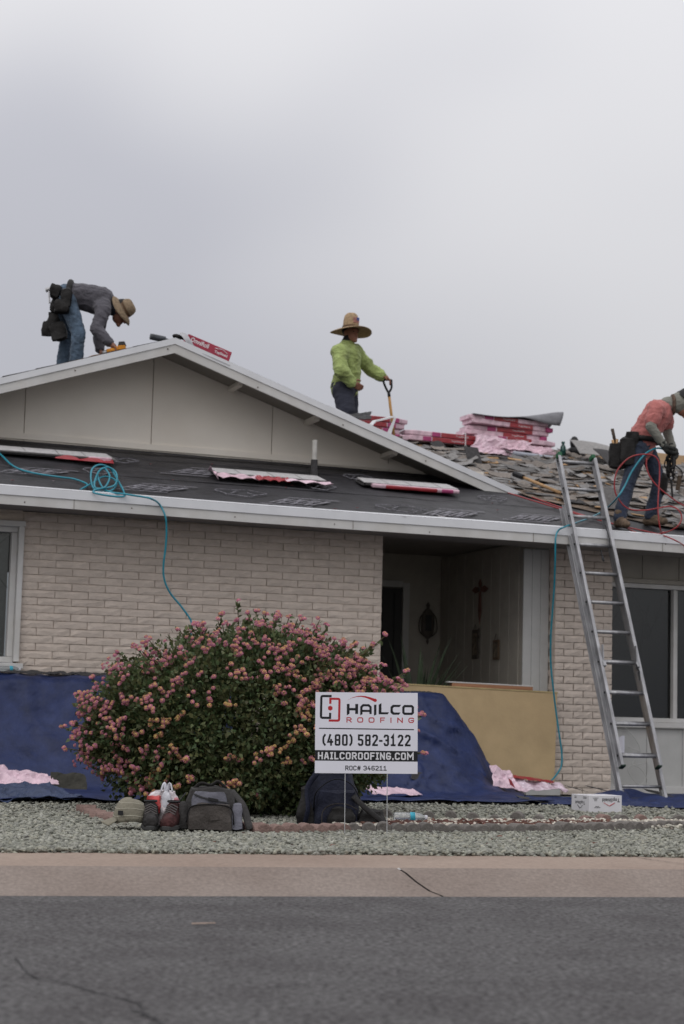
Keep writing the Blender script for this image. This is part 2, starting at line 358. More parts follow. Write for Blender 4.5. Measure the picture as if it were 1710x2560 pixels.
# ---------------------------------------------------------------- the house
house = thing('house', 'single storey house with pale brick front, white fascia and half stripped roof', 'house', HO, HA)
def brick_mesh(Lb, Hb, D, seed, split=1.0):
    """split-face brick: front towards -v, origin at its lower left front corner line"""
    r = random.Random(seed); b = MB(); nx, ny = 5, 2
    g = {}
    vs = []
    for j in range(ny+1):
        for i in range(nx+1):
            edge = i in (0, nx) or j in (0, ny)
            x = Lb*i/nx + (0 if i in (0, nx) else r.uniform(-.012, .012)*Lb/.3)
            z = Hb*j/ny + (0 if j in (0, ny) else r.uniform(-.012, .012))
            if edge: x += r.uniform(-.002, .002); z += r.uniform(-.0025, .0025)
            y = -r.uniform(.0, .003) if edge else -r.uniform(.003, .009)*split
            g[i, j] = len(vs); vs.append((x, y, z))
    ring = [(i, 0) for i in range(nx)] + [(nx, j) for j in range(ny)] + [(i, ny) for i in range(nx, 0, -1)] + [(0, j) for j in range(ny, 0, -1)]
    back = {}
    for k in ring: x, y, z = vs[g[k]]; back[k] = len(vs); vs.append((x, D, z))
    fs = [(g[i, j], g[i+1, j], g[i+1, j+1], g[i, j+1]) for j in range(ny) for i in range(nx)]
    for a in range(len(ring)):
        p, q = ring[a], ring[(a+1) % len(ring)]; fs.append((g[q], g[p], back[p], back[q]))
    b.add(vs, fs); return b
CH = .0667
def brick_set(Lb, n, seed): return [brick_mesh(Lb-.0075, CH-.005, .05, seed+i).mesh('brick', brickm) for i in range(n)]
def lay(parent, u0, u1, z0, z1, Lb, phase, vis, variants, v=0, seed=0):
    full = variants; cut = {}; rest = MB(); r = random.Random(seed)
    k0 = int(round(z0/CH)); k1 = int(round(z1/CH))
    for k in range(k0, k1):
        z = k*CH + .004; s = phase + (Lb/2 if k % 2 else 0)
        m0 = math.floor((u0-s)/Lb) - 1; x = s + m0*Lb
        while x < u1:
            a, c = max(x, u0), min(x+Lb, u1)
            if c-a > .03:
                w = c-a-.0075; rn = r.uniform(-.003, .003)
                if vis(a, c, z):
                    if abs(w-(Lb-.0075)) < .004: me = r.choice(full)
                    else:
                        key = round(w, 2)
                        if key not in cut: cut[key] = [brick_mesh(w, CH-.005, .05, 900+int(key*100)+q).mesh('brick', brickm) for q in range(2)]
                        me = r.choice(cut[key])
                    inst('brick', me, parent, (a+.004, v+rn, z))
                else:
                    q = brick_mesh(w, CH-.005, .05, r.randint(0, 9999)); rest.add([(p[0]+a+.004, p[1]+v+rn, p[2]+z) for p in q.v], q.f)
            x += Lb
    if rest.v: tag(rest.build('bricks_behind', brickm, parent), 'bricks of the wall hidden low down', kind='stuff')
# front brick wall
b = MB(); b.box((-1.745, .101, 1.21), (3.40, .18, 2.42)); b.box((-4.85, .10, .52), (2.82, .18, 1.04)); b.box((-4.85, .10, 2.38), (2.82, .18, .10)); b.box((-5.6, .10, 1.68), (1.3, .18, 1.28))
wall = b.build('brick_wall', mortar, house)
VB = brick_set(.30, 7, 10)
def vis1(a, c, z):
    m = (a+c)/2
    if z < .93: return False
    if -2.35 < m < -.35 and z < 1.30 - .22*abs(m+1.3)**2: return False
    return True
lay(wall, -3.43, -.045, 0, 2.40, .30, -.281, vis1, VB, seed=3)
lay(wall, -4.9, -3.44, 2.335, 2.47, .30, -.281, lambda a, c, z: a > -3.75, VB, seed=4)
lay(wall, -4.9, -3.44, 0, 1.02, .30, -.281, lambda a, c, z: False, VB, seed=5)
b = MB(); b.box((-.045+.0, 1.22, 1.21), (.10, 2.05, 2.42)); b.build('porch_return_wall', mortar, house)
# pillar
b = MB(); b.box((2.08, .193, 1.19), (.60, .28, 2.38)); pillar = b.build('brick_pillar', mortar, house)
VP = brick_set(.213, 6, 60)
lay(pillar, 1.765, 2.393, .0, 2.42, .213, 1.865, lambda a, c, z: True, VP, v=.02, seed=8)
side = MB()
for k in range(36):
    w = .13 if k % 2 else .10
    side.box((1.772, .075+(.02 if k % 2 else 0), k*CH+.033), (.012, w, CH-.005))
side.build('side_bricks', brickm, pillar)
# left window
def window(name, u0, u1, z0, z1, v, frame, mulls, parent, label=None, blind=None, bars=(), barm=None):
    w = bpy.data.objects.new(name, None); COL.objects.link(w); w.parent = parent
    b = MB()
    for (a, c, d, e, t) in ((u0, u1, z1-frame, z1, .09), (u0, u1, z0, z0+frame, .09), (u0, u0+frame, z0+frame, z1-frame, .085), (u1-frame, u1, z0+frame, z1-frame, .085)):
        b.box(((a+c)/2, v, (d+e)/2), (c-a-.002, t, e-d-.002))
    b.build('frame', whitep, w, bevel=.004)
    for m in mulls:
        b = MB(); b.box((m, v+.005, (z0+z1)/2), (.028, .06, z1-z0-2*frame)); b.box((m+.034, v+.018, (z0+z1)/2), (.022, .04, z1-z0-2*frame)); b.build('mullion', whitep, w, bevel=.003)
    b = MB(); b.box(((u0+u1)/2, v+.035, (z0+z1)/2), (u1-u0-2*frame+.01, .006, z1-z0-2*frame+.01)); b.build('pane', glassm, w)
    if blind is not None:
        b = MB(); n = int((z1-z0-2*frame)/.025)
        for k in range(n):
            zz = z0+frame+.012+k*.025; b.box(((u0+u1)/2, v+.11, zz), (u1-u0-2*frame, .027, .0015), Matrix.Rotation(rad(78), 3, 'X'))
        tag(b.build('blind_slats', blind, w), kind='stuff')
    for (p, q) in bars:
        b = MB(); b.tube([(p[0], v+.07, p[1]), (q[0], v+.07, q[1])], .007, 6); b.build('diagonal_bar', barm, w)
    b = MB(); b.box(((u0+u1)/2, v+.55, (z0+z1)/2), (u1-u0, .02, z1-z0)); b.build('dark_room', roomm, w)
    return w
glassm = bpy.data.materials.new('window_glass'); glassm.use_nodes = True
_t = glassm.node_tree; _t.nodes.clear(); _o = _t.nodes.new('ShaderNodeOutputMaterial'); _m = _t.nodes.new('ShaderNodeMixShader')
_a = _t.nodes.new('ShaderNodeBsdfTransparent'); _a.inputs[0].default_value = (.62, .64, .64, 1); _g = _t.nodes.new('ShaderNodeBsdfGlossy'); _g.inputs['Roughness'].default_value = .02
_f = _t.nodes.new('ShaderNodeFresnel'); _f.inputs[0].default_value = 1.55
_q = _t.nodes.new('ShaderNodeMath'); _q.operation = 'MULTIPLY_ADD'; _q.inputs[1].default_value = .95; _q.inputs[2].default_value = .0; _t.links.new(_f.outputs[0], _q.inputs[0])
_t.links.new(_q.outputs[0], _m.inputs[0]); _t.links.new(_a.outputs[0], _m.inputs[1]); _t.links.new(_g.outputs[0], _m.inputs[2]); _t.links.new(_m.outputs[0], _o.inputs[0])
roomm = flat('dark_room_paint', (.05, .05, .05)); blindL = flat('pale_blind', (.46, .48, .48)); blindD = flat('grey_blind', (.085, .088, .088))
window('window', -4.95, -3.475, 1.09, 2.285, .06, .052, [-4.2], house, blind=blindL, bars=(((-3.53, 2.22), (-3.75, 2.0)), ((-3.75, 2.0), (-3.53, 1.75))), barm=flat('grey_bar', (.24, .25, .25)))
b = MB(); b.box((-4.2, .0, 2.305), (1.56, .10, .05)); b.box((-3.452, -.004, 1.69), (.046, .10, 1.18)); b.box((-4.2, -.03, 1.062), (1.60, .16, .045)); b.build('window_casing', whitep, house, bevel=.004)
# right-hand wall with wide window and boarded panel below
b = MB(); b.box((5.1, .36, .33), (5.4, .10, .66)); b.box((5.1, .36, 2.29), (5.4, .10, .30)); b.box((2.45, .36, 1.4), (.10, .10, 1.49)); b.build('right_wall', porchlt, house)
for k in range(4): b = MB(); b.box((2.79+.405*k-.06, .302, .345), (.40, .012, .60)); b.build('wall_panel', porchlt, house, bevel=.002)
b = MB(); b.box((4.0, .285, .045), (3.2, .03, .07)); b.box((4.0, .275, .69), (3.2, .06, .05)); b.build('wall_trim', whitep, house, bevel=.003)
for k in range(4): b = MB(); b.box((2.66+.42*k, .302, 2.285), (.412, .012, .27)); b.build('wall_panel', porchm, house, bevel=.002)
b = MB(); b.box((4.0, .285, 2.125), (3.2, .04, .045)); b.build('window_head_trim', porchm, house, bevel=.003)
window('window', 2.40, 5.4, .715, 2.10, .32, .045, [3.245], house, blind=blindD,
       bars=(((2.80, 2.03), (2.58, 1.70)), ((2.80, 2.03), (3.02, 1.66)), ((3.16, 1.98), (3.0, 1.55)), ((3.0, 1.9), (2.86, 1.2)), ((3.12, 1.8), (2.96, 1.55))), barm=flat('dark_bar', (.05, .05, .05)))
# porch recess
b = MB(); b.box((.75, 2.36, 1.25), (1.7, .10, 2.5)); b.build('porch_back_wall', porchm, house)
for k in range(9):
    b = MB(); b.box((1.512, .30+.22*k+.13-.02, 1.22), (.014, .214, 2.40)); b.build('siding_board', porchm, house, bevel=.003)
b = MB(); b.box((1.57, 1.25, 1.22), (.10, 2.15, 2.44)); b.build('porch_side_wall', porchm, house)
for k in range(3): b = MB(); b.box((1.535+.092*k, .165, 1.20), (.0895, .02, 2.34)); b.build('panel_board', porchlt, house, bevel=.003)
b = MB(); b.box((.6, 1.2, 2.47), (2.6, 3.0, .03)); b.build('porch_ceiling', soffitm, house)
b = MB(); b.box((.8, 1.2, .03), (1.9, 2.3, .06)); b.build('porch_floor', kerbc, house)
door = MB(); door.box((.62, 2.285, 1.05), (.86, .05, 2.06)); dr = door.build('door', flat('dark_door_paint', (.045, .045, .045)), house)
for k in range(6): b = MB(); b.box((.28+.135*k, 2.255, 1.05), (.012, .012, 1.96)); b.build('screen_bar', blackp, dr)
b = MB(); b.box((.97, 2.24, 1.0), (.03, .05, .12)); b.build('handle', alu, dr)
b = MB(); b.box((1.09, 2.28, 1.07), (.075, .08, 2.14)); b.box((.62, 2.28, 2.125), (.86, .08, .07)); b.box((.145, 2.28, 1.07), (.075, .08, 2.14)); b.build('door_frame', porchlt, house, bevel=.004)

# roof
RO = bpy.data.objects.new('roof', None); COL.objects.link(RO); RO.parent = house
def slab(fn, nu, nv, th, name, m, smooth=False):
    b = MB(); b.grid(fn, nu, nv); n0 = len(b.v)
    top = list(b.v); b.add([(x, y, z-th) for x, y, z in top], [tuple(reversed(q)) for q in list(b.f)])
    w = nu+1
    edge = [i for i in range(w)] + [j*w+nu for j in range(1, nv+1)] + [nv*w+i for i in range(nu-1, -1, -1)] + [j*w for j in range(nv-1, 0, -1)]
    b.add([], [])
    b.f += [(edge[(k+1) % len(edge)], edge[k], edge[k]+n0, edge[(k+1) % len(edge)]+n0) for k in range(len(edge))]; b.m += [0]*len(edge)
    return b.build(name, m, RO, smooth=smooth)
def mainfn(i, j):
    u, v = -6.5+14*i, -.53+4.23*j; return (u, v, z_main(u, v) - .006 + .007*nz((u, v, 0), 2.2) + .004*nz((u, v*4, 3), 3))
slope = slab(mainfn, 150, 60, .09, 'front_slope', feltm); slope.parent = house
slab(lambda i, j: (-6.5+14*i, 3.702+4.2*j, z_main(-6.5+14*i, 3.7)-4.2*j/3), 6, 3, .09, 'back_slope', shingA)
slab(lambda i, j: (-1.85+4.6*i, 1.12+6*j, z_gr(-1.85+4.6*i)-.005), 6, 4, .05, 'gable_slope', feltm)
slab(lambda i, j: (-6.6+4.75*i, 1.12+6*j, z_gl(-6.6+4.75*i)-.005), 6, 4, .05, 'gable_slope', feltm)
# raised edge of the torn courses along the left rake
for k in range(14):
    u = -1.95-.31*k; b = MB(); z = z_gl(u)
    b.box((u-.15, 1.30, z-.05+.012+random.uniform(0, .006)), (.34, .40, .012), Matrix.Rotation(-math.atan(1/3)+.03, 3, 'Y')); b.build('shingle', shingD, RO)
for k in range(11):
    u = -1.7+.33*k; b = MB(); z = z_gr(u)
    b.box((u+.16, 1.30, z-.053+.008), (.345, .38, .012), Matrix.Rotation(math.atan(1/3)-.02, 3, 'Y')); b.build('shingle', shingD, RO)
# eave fascia: metal drip strip above a painted board
def fascia(u0, u1, v, d0, d1, th, name, m):
    b = MB(); n = 14
    def fn(i, j):
        u = u0+(u1-u0)*i; z = z_main(u, -.5); return (u, v, z-d0-(d1-d0)*j + .004*math.sin(u*1.3))
    b.grid(fn, n, 1); o = b.build(name, m, RO); q = o.modifiers.new('solid', 'SOLIDIFY'); q.thickness = th; q.offset = 0; return o
fascia(-6.5, 7.5, -.555, -.006, .068, .012, 'drip_edge', dripm)
fascia(-6.5, 7.5, -.535, .060, .150, .03, 'fascia_board', whitep)
b = MB(); b.grid(lambda i, j: (-6.5+14*i, -.562+.05*j, z_main(-6.5+14*i, -.5)+.0075+.016*j+.004*math.sin((-6.5+14*i)*1.3)), 14, 1); b.build('drip_edge_flange', dripm, RO)
for p in ((-3.524, -0.560, 2.441), (-2.594, -0.560, 2.447), (-1.662, -0.560, 2.427), (-0.728, -0.560, 2.417), (0.199, -0.560, 2.398), (2.653, -0.560, 2.423)):
    b = MB(); b.ell((p[0], -.552, p[2]), (.012, .01, .012), n=8); b.build('nail_head', bootm, RO)
for u in (-3.1, -.55, 1.25, 2.62):
    b = MB(); zf = z_main(u, -.5); b.box((u, -.552, zf-.105), (.004, .006, .086)); b.build('butt_joint', soffitm, RO)
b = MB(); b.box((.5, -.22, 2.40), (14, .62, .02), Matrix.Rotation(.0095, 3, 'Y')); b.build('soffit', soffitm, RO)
# gable wall: boards with open joints
GJ = [-5.6, -3.19, -1.92, -.66, .62, 1.6]
for k in range(5):
    a, c = GJ[k]+.004, GJ[k+1]-.004
    def zt(u): return min(z_gr(u), z_gl(u))-.07
    pts = [(a, 1.65, 3.16), (c, 1.65, 3.16), (c, 1.65, max(zt(c), 3.17))]
    if a < -1.85 < c: pts.append((-1.85, 1.65, zt(-1.85)))
    pts.append((a, 1.65, max(zt(a), 3.17)))
    b = MB(); b.prism(pts, (0, .02, 0)); b.build('gable_board', gablem, house)
b = MB(); b.prism([(-5.6, 1.672, 3.10), (1.6, 1.672, 3.10), (1.6, 1.672, 3.15), (-1.85, 1.672, 4.2), (-5.6, 1.672, 3.05+.2)], (0, .03, 0)); b.build('gable_backing', mortar, house)
b = MB(); b.grid(lambda i, j: (-5.6+7.3*i, 1.632, z_main(-5.6+7.3*i, 1.63)+.035+.060*j+.006*nz((i*9, 0, 0), 1)), 24, 1); o = b.build('gable_base_trim', gablem, house)
o.modifiers.new('solid', 'SOLIDIFY').thickness = .03
b = MB(); b.grid(lambda i, j: (-5.6+7.3*i, 1.56+.05*j, z_main(-5.6+7.3*i, 1.6)-.005+.03*j+.006*nz((i*16, j, 0), 1)), 60, 2); b.build('felt_upturn', feltm, house)
# rakes: drip strip over board, one pair each side of the peak
def rake(sgn, name, v, d0, d1, th, m):
    f = z_gr if sgn > 0 else z_gl; e = -1.85+sgn*(4.2 if sgn > 0 else 4.8)
    b = MB(); b.grid(lambda i, j: (-1.85+(e+1.85)*i, v, f(-1.85+(e+1.85)*i)-d0-(d1-d0)*j), 12, 1); o = b.build(name, m, RO)
    q = o.modifiers.new('solid', 'SOLIDIFY'); q.thickness = th; q.offset = 0; return o
for sg in (-1, 1):
    rake(sg, 'rake_drip_edge', 1.085, -.012, .050, .012, dripm); rake(sg, 'rake_board', 1.105, .044, .138, .03, whitep)
    f = z_gr if sg > 0 else z_gl; e = 4.2 if sg > 0 else 4.8
    b = MB(); b.grid(lambda i, j: (-1.85+sg*e*i, 1.08+.06*j, f(-1.85+sg*e*i)+.013+.003*j), 12, 1); b.build('rake_flange', dripm, RO)
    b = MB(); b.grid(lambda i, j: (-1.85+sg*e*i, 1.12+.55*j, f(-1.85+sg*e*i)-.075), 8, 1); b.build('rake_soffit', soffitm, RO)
for u in (-1.12, -.30, .55):
    b = MB(); b.box((u, 1.45, z_gr(u)-.10), (.05, .36, .05), Matrix.Rotation(math.atan(1/3), 3, 'Y')); b.build('lookout', gablem, RO)
for p in ((-2.822, 1.080, 3.920), (-1.921, 1.080, 4.212), (-0.995, 1.080, 3.911), (-0.092, 1.080, 3.605), (0.812, 1.080, 3.304)):
    b = MB(); b.ell((p[0], 1.085, p[2]), (.014, .012, .014), n=8); b.build('nail_head', bootm, RO)
# vent pipe
b = MB(); b.lathe([(.0, .37), (.025, .37), (.025, .13), (.032, .12), (.034, -.02)], (-.36, 1.16, 3.07), n=16); vp = b.build('vent_pipe', mat('grey_pipe', (.38, .37, .35), .6, .15, 8), house, smooth=True)
b = MB(); b.lathe([(.034, .17), (.037, .0), (.06, -.04)], (-.36, 1.16, 3.07), n=16); b.build('pipe_boot', shingD, vp, smooth=True)
# felt overlaps and printed marks on the underlayment
for (v0, amp) in ((.42, .010), (1.28, .008)):
    b = MB(); b.grid(lambda i, j: (-6+8.2*i, v0-.02*j+.012*nz((i*22, j, v0), 1), z_main(-6+8.2*i, v0)+.006-.012*j+amp*.6*abs(nz((i*40, 0, v0), 1))), 120, 1); b.build('felt_lap', feltm, slope)
def mark(u, v, w, d, sk, kind):
    b = MB()
    def Q(x, y, l=.0105): uu = u+x*w+sk*y-sk*.3; vv = v+y*d; return (uu, vv, z_main(uu, vv)+l)
    def bar(x0, y0, x1, y1): b.poly([Q(x0, y0), Q(x1, y0), Q(x1, y1), Q(x0, y1)])
    if kind:      # slanted block of lettering: an outlined parallelogram with strokes
        bar(0, 0, 1, .06); bar(0, .94, 1, 1)
        for k in range(7): bar(.06+.13*k, .2, .115+.13*k, .8); bar(.115+.13*k, .2 if k % 2 else .5, .165+.13*k, .38 if k % 2 else .8)
    else:         # loose outline figure
        P = [Q(.5+.46*math.cos(t)*(1+.25*math.sin(3*t)), .5+.42*math.sin(t)*(1+.2*math.cos(5*t)), .012) for t in [6.283*i/26 for i in range(27)]]
        b.tube(P, .005, 4); b.tube([Q(.3+.02*k, .35+.05*k, .012) for k in range(8)], .006, 4); b.tube([Q(.62+.03*k, .6-.04*k, .012) for k in range(6)], .006, 4)
    b.build('printed_mark', feltprint, slope)
for (u, v, w, d, sk, k) in ((-3.62, .10, .50, .30, .35, 1), (-2.85, .32, .30, .30, .1, 0), (-2.62, -.25, .52, .34, .38, 1), (-2.5, .95, .30, .26, .1, 0), (-1.95, .62, .48, .40, .42, 1), (-1.72, -.18, .48, .32, .1, 0),
                             (-1.28, -.40, .50, .36, .40, 1), (-.66, .40, .3, .3, .1, 0), (-.2, -.34, .50, .34, .1, 0), (.22, -.42, .48, .40, .42, 1), (-.05, 1.05, .3, .3, .1, 0), (1.15, -.30, .50, .34, .36, 1), (1.2, .5, .3, .3, .1, 0), (-3.9, .8, .4, .3, .1, 0)):
    mark(u, v, w, d, sk, k)

# ---------------------------------------------------------------- torn-off part of the roof
PIT = math.atan(1/3)
def vlow(u): return 1.0 if u < 1.75 else max(-.12, 1.0 - (u-1.75)*.95)
def vhigh(u): return 3.62
def in_torn(u, v): return vlow(u) < v < 3.66 and u > 1.85 - (v-1.1)*.98 + .05
b = MB()
def deckfn(i, j):
    u = -.6+8*i; lo = max(vlow(u), 1.1+(1.9-u)/.98 if u < 1.9 else -9); lo = min(lo, 3.6); v = lo+(3.68-lo)*j
    return (u, v, z_main(u, v)+.012+.012*nz((u, v, 0), 3))
b.grid(deckfn, 60, 24); deck = b.build('stripped_deck', decking, house)
SM = []
for q in range(12):
    r = random.Random(200+q); Ls = r.choice((.16, .22, .28, .34, .48)); Wd = r.uniform(.08, .18); bend = r.uniform(-.03, .045); b = MB(); rag = [r.uniform(-.02, .02) for _ in range(10)]
    b.grid(lambda i, j: (Ls*(i-.5)+(rag[int(j*2)] if i in (0, 1) else 0), Wd*(j-.5)+rag[int(i*4)+3]*(1 if j in (0, 1) else 0), bend*(4*(i-.5)**2)+.4*bend*(j-.5)), 4, 2)
    SM.append([b.mesh('shingle', m) for m in (shingA, shingB)])
cnt = 0; r = random.Random(5)
BASE = Matrix.Rotation(PIT, 3, 'X')
while cnt < 285:
    v = r.uniform(-.1, 3.66); u = r.uniform(-.4, 5.4)
    if not in_torn(u, v) or u > 3.0+.62*(v+.5)+.2: continue
    me = r.choice(SM)[0 if r.random() < .55 else 1]
    R = BASE @ Matrix.Rotation(r.choice((0, 0, 0, r.uniform(-.5, .5), r.uniform(-1.6, 1.6))) + r.uniform(-.12, .12), 3, 'Z') @ Euler((r.uniform(-.12, .15), r.uniform(-.09, .09), 0)).to_matrix()
    o = inst('shingle', me, deck, (u, v, z_main(u, v)+r.uniform(.025, .065)), R.to_euler()); q = o.modifiers.new('solid', 'SOLIDIFY'); q.thickness = .004
    cnt += 1
rest = MB()
for _ in range(1700):
    v = r.uniform(-.1, 3.66); u = r.uniform(-.4, 5.6)
    if not in_torn(u, v): continue
    R = BASE @ Matrix.Rotation(r.uniform(-.4, .4), 3, 'Z') @ Euler((r.uniform(-.1, .15), r.uniform(-.1, .1), 0)).to_matrix()
    rest.box((u, v, z_main(u, v)+r.uniform(.02, .045)), (r.uniform(.06, .24), r.uniform(.04, .12), .006), R, mi=r.choice((0, 0, 0, 1, 1, 1, 3, 0, 1, 2, 3)))
tag(rest.build('shingle_scraps', [shingA, shingB, woodm, shingD], deck), 'small torn scraps of old shingle and wood', kind='stuff')
# bare sheathing at the ridge, far right
b = MB(); b.prism([(4.0, 4.0, 3.86), (7.2, 4.0, 3.80), (7.2, 4.0, 4.02), (4.55, 4.0, 4.085), (4.02, 4.0, 4.09)], (0, .03, 0)); tag(b.build('plywood_sheet', plym), 'bare plywood sheet standing behind the torn ridge at right', 'plywood'); o = bpy.data.objects['plywood_sheet']; o.location = HO; o.rotation_euler = (0, 0, HA)
# lifted grey slabs
def roofpiece(name, label, cat, u, v, dz, size, m, rot, group=None, bend=.06):
    b = MB(); b.grid(lambda i, j: (size[0]*(i-.5), size[1]*(j-.5), bend*math.sin(3.1*i)+bend*.5*math.sin(2*j)), 6, 3)
    o = b.build(name, m, None, solid=.008); o.location = H(u, v, z_main(u, v)+dz); o.rotation_euler = (HR @ BASE @ Euler(rot).to_matrix()).to_euler(); return tag(o, label, cat, group)
roofpiece('shingle_sheet', 'large grey torn shingle sheet lifted beside the big bundle stack', 'shingle', 4.0, 3.15, .10, (.95, .45, 0), shingA, (.12, .20, -.1), bend=.07)
roofpiece('shingle_sheet', 'dark curled shingle sheet below the lifted grey one', 'shingle', 3.75, 2.5, .14, (.6, .35, 0), shingD, (.3, .3, .3))
roofpiece('shingle_sheet', 'square dark shingle flap on the torn slope left of the ladder', 'shingle', 1.93, 2.45, .12, (.17, .22, 0), shingD, (.7, 0, .05), bend=.01)
roofpiece('shingle_sheet', 'flat grey shingle propped behind the legs of the worker in coral', 'shingle', 2.66, .52, .12, (.26, .26, 0), shingA, (.75, .1, .05), bend=.02)
roofpiece('shingle_sheet', 'dark shingle corner sticking up below the low bundle stack', 'shingle', 1.85, 3.25, .04, (.2, .14, 0), shingD, (.5, 0, .4), bend=.03)

# ---------------------------------------------------------------- lettering helpers
def text_obj(s, size, m, parent, mw, name='lettering', bold=0.0, sx=1):
    cu = bpy.data.curves.new('t', 'FONT'); cu.body = s; cu.size = size; cu.align_x = 'CENTER'; cu.align_y = 'CENTER'; cu.offset = bold; cu.resolution_u = 3
    o = bpy.data.objects.new('t', cu); COL.objects.link(o); dg = bpy.context.evaluated_depsgraph_get(); me = bpy.data.meshes.new_from_object(o.evaluated_get(dg)); bpy.data.objects.remove(o)
    me.materials.clear(); me.materials.append(m); t = bpy.data.objects.new(name, me); COL.objects.link(t); t.parent = parent; t.matrix_local = mw @ Matrix.Diagonal((sx, 1, 1, 1)); return t
FRONT = Matrix.Rotation(math.pi/2, 4, 'X')      # lettering upright, read from -y

# ---------------------------------------------------------------- shingle bundles
def wrapbox(Lb, Wb, Tb, seed, m):
    b = MB(); r = random.Random(seed); nx = 9
    def sec(i):
        x = Lb*(i-.5); k = 1 if .02 < i < .98 else .8; w = Wb/2*k*(1+r.uniform(-.015, .015)); t = Tb/2*k*(1+r.uniform(-.06, .06)); c = min(w, t)*.3
        return [(x, -w, -t+c), (x, -w, t-c), (x, -w+c, t), (x, w-c, t), (x, w, t-c), (x, w, -t+c), (x, w-c, -t), (x, -w+c, -t)]
    vs = []; 
    for q in range(nx+1): vs += sec(q/nx)
    fs = [(i*8+j, (i+1)*8+j, (i+1)*8+(j+1) % 8, i*8+(j+1) % 8) for i in range(nx) for j in range(8)]
    fs += [tuple(range(8)), tuple(nx*8+j for j in range(7, -1, -1))]
    return b.add(vs, fs)
def bundle(label, M4, Lb=1.0, Wb=.33, Tb=.058, group='wrapped shingle bundles stacked on the roof', seed=0, red=(-.15, .30), mg=(.30, .40), txt=True):
    t = thing('shingle_bundle', label, 'shingle bundle', group=group); t.matrix_world = M4
    wrapbox(Lb, Wb, Tb, seed, pinkw).build('wrapper', None or pinkw, t)
    b = MB(); b.box(((red[0]+red[1])/2*Lb, -.001, 0), ((red[1]-red[0])*Lb, Wb+.008, Tb*.93)); b.build('red_band', redw, t, bevel=.006)
    b = MB(); b.box(((mg[0]+mg[1])/2*Lb+.001, -.001, 0), ((mg[1]-mg[0])*Lb-.004, Wb+.0075, Tb*.9)); b.build('magenta_block', mag, t, bevel=.006)
    if txt: text_obj('TopShield', .028, whiteprint, t, Matrix.Translation(((red[0]*.4+red[1]*.6)*Lb, -Wb/2-.0075, 0)) @ FRONT, sx=1.4)
    return t
def HM(u, v, z, pitch=0, roll=0, yaw=0):
    return Matrix.Translation(H(u, v, z)) @ Matrix.Rotation(HA+yaw, 4, 'Z') @ Matrix.Rotation(roll, 4, 'Y') @ Matrix.Rotation(pitch, 4, 'X')
ORD = ['bottom', 'second', 'third', 'fourth', 'fifth', 'sixth', 'seventh', 'top']
r = random.Random(12); zz = 3.862
for k in range(7):
    nm = ORD[k] if k < 6 else 'top'
    lab = {'bottom': 'lowest pink and red wrapped shingle bundle of the big ridge stack', 'top': 'topmost pink and red shingle bundle of the big ridge stack, under the grey roll'}.get(nm, nm + ' pink and red shingle bundle from below in the big ridge stack')
    a = r.uniform(-.22, -.02); bundle(lab, HM(2.88+r.uniform(-.09, .09)-.012*k, 3.55+r.uniform(-.03, .03), zz+.058*k, roll=.028+r.uniform(-.012, .012), yaw=r.uniform(-.05, .05)), Lb=1.03, seed=k, red=(a, a+(.44 if k in (1, 4) else .30)), mg=(a+.47, a+.56) if k % 2 else (a-.12, a-.01))
for k in range(2):
    bundle(('lower' if k == 0 else 'upper') + ' of the two strapped shingle bundles lying left of the big stack', HM(1.92+.02*k, 3.52, 3.905+.06*k, roll=.02), Lb=.92, Tb=.058, seed=20+k, red=(-.12+.1*k, .45), mg=(-.25+.1*k, -.13+.1*k))
b = MB(); b.tube([(0, -.18, -.07), (0, -.18, .075), (0, .17, .075)], .007, 6); st = b.build('strap', whiteprint); st.matrix_world = HM(2.22, 3.52, 3.93); tag(st, 'white strap around the two low shingle bundles', 'strap')
for k in range(4):
    bundle((['lowest', 'second', 'third', 'topmost'][k]) + ' shingle bundle of the short stack behind the shovel', HM(.98+[.05, -.06, 0, .04][k], 3.48, 3.905+.062*k, roll=.02), Lb=.95, seed=30+k, red=(-.10, .26), mg=(.27, .38), txt=False)
# grey roll on top of the big stack
b = MB()
def rollfn(i, j):
    w = max(0, min(1, (i-.50)/.5)); w = w*w*(3-2*w); x = -.55+1.10*i+.10*w*math.sin(3.14*j); h = .022+.27*w
    a = math.pi*j; return (x, -.17*math.cos(a)-.02, .012+.105*i-.05*math.sin(3.14*min(1, i*1.1))-(h*.6)*(1-math.sin(a))+.03*w*math.sin(6*j))
b.grid(rollfn, 16, 14); o = b.build('felt_roll', mat('grey_roll_roofing', (.17, .17, .185), .7, .12, 10, .3, 60), None, smooth=True, solid=.008); o.matrix_world = HM(2.87, 3.50, zz+.058*6.5+.002)
tag(o, 'grey sheet of roll roofing curling over the top of the big bundle stack', 'roofing roll')
b = MB(); b.tube([(-.34, 0, .02), (.34, 0, -.01)], .026, 12); o = b.build('metal_pipe', mat('blue_grey_pipe', (.36, .38, .44), .4, .08, 6, .1, 40), None, smooth=True); o.matrix_world = HM(3.08, 3.14, z_main(3.08, 3.14)+.055); tag(o, 'blue grey pipe lying in front of the big bundle stack', 'pipe')
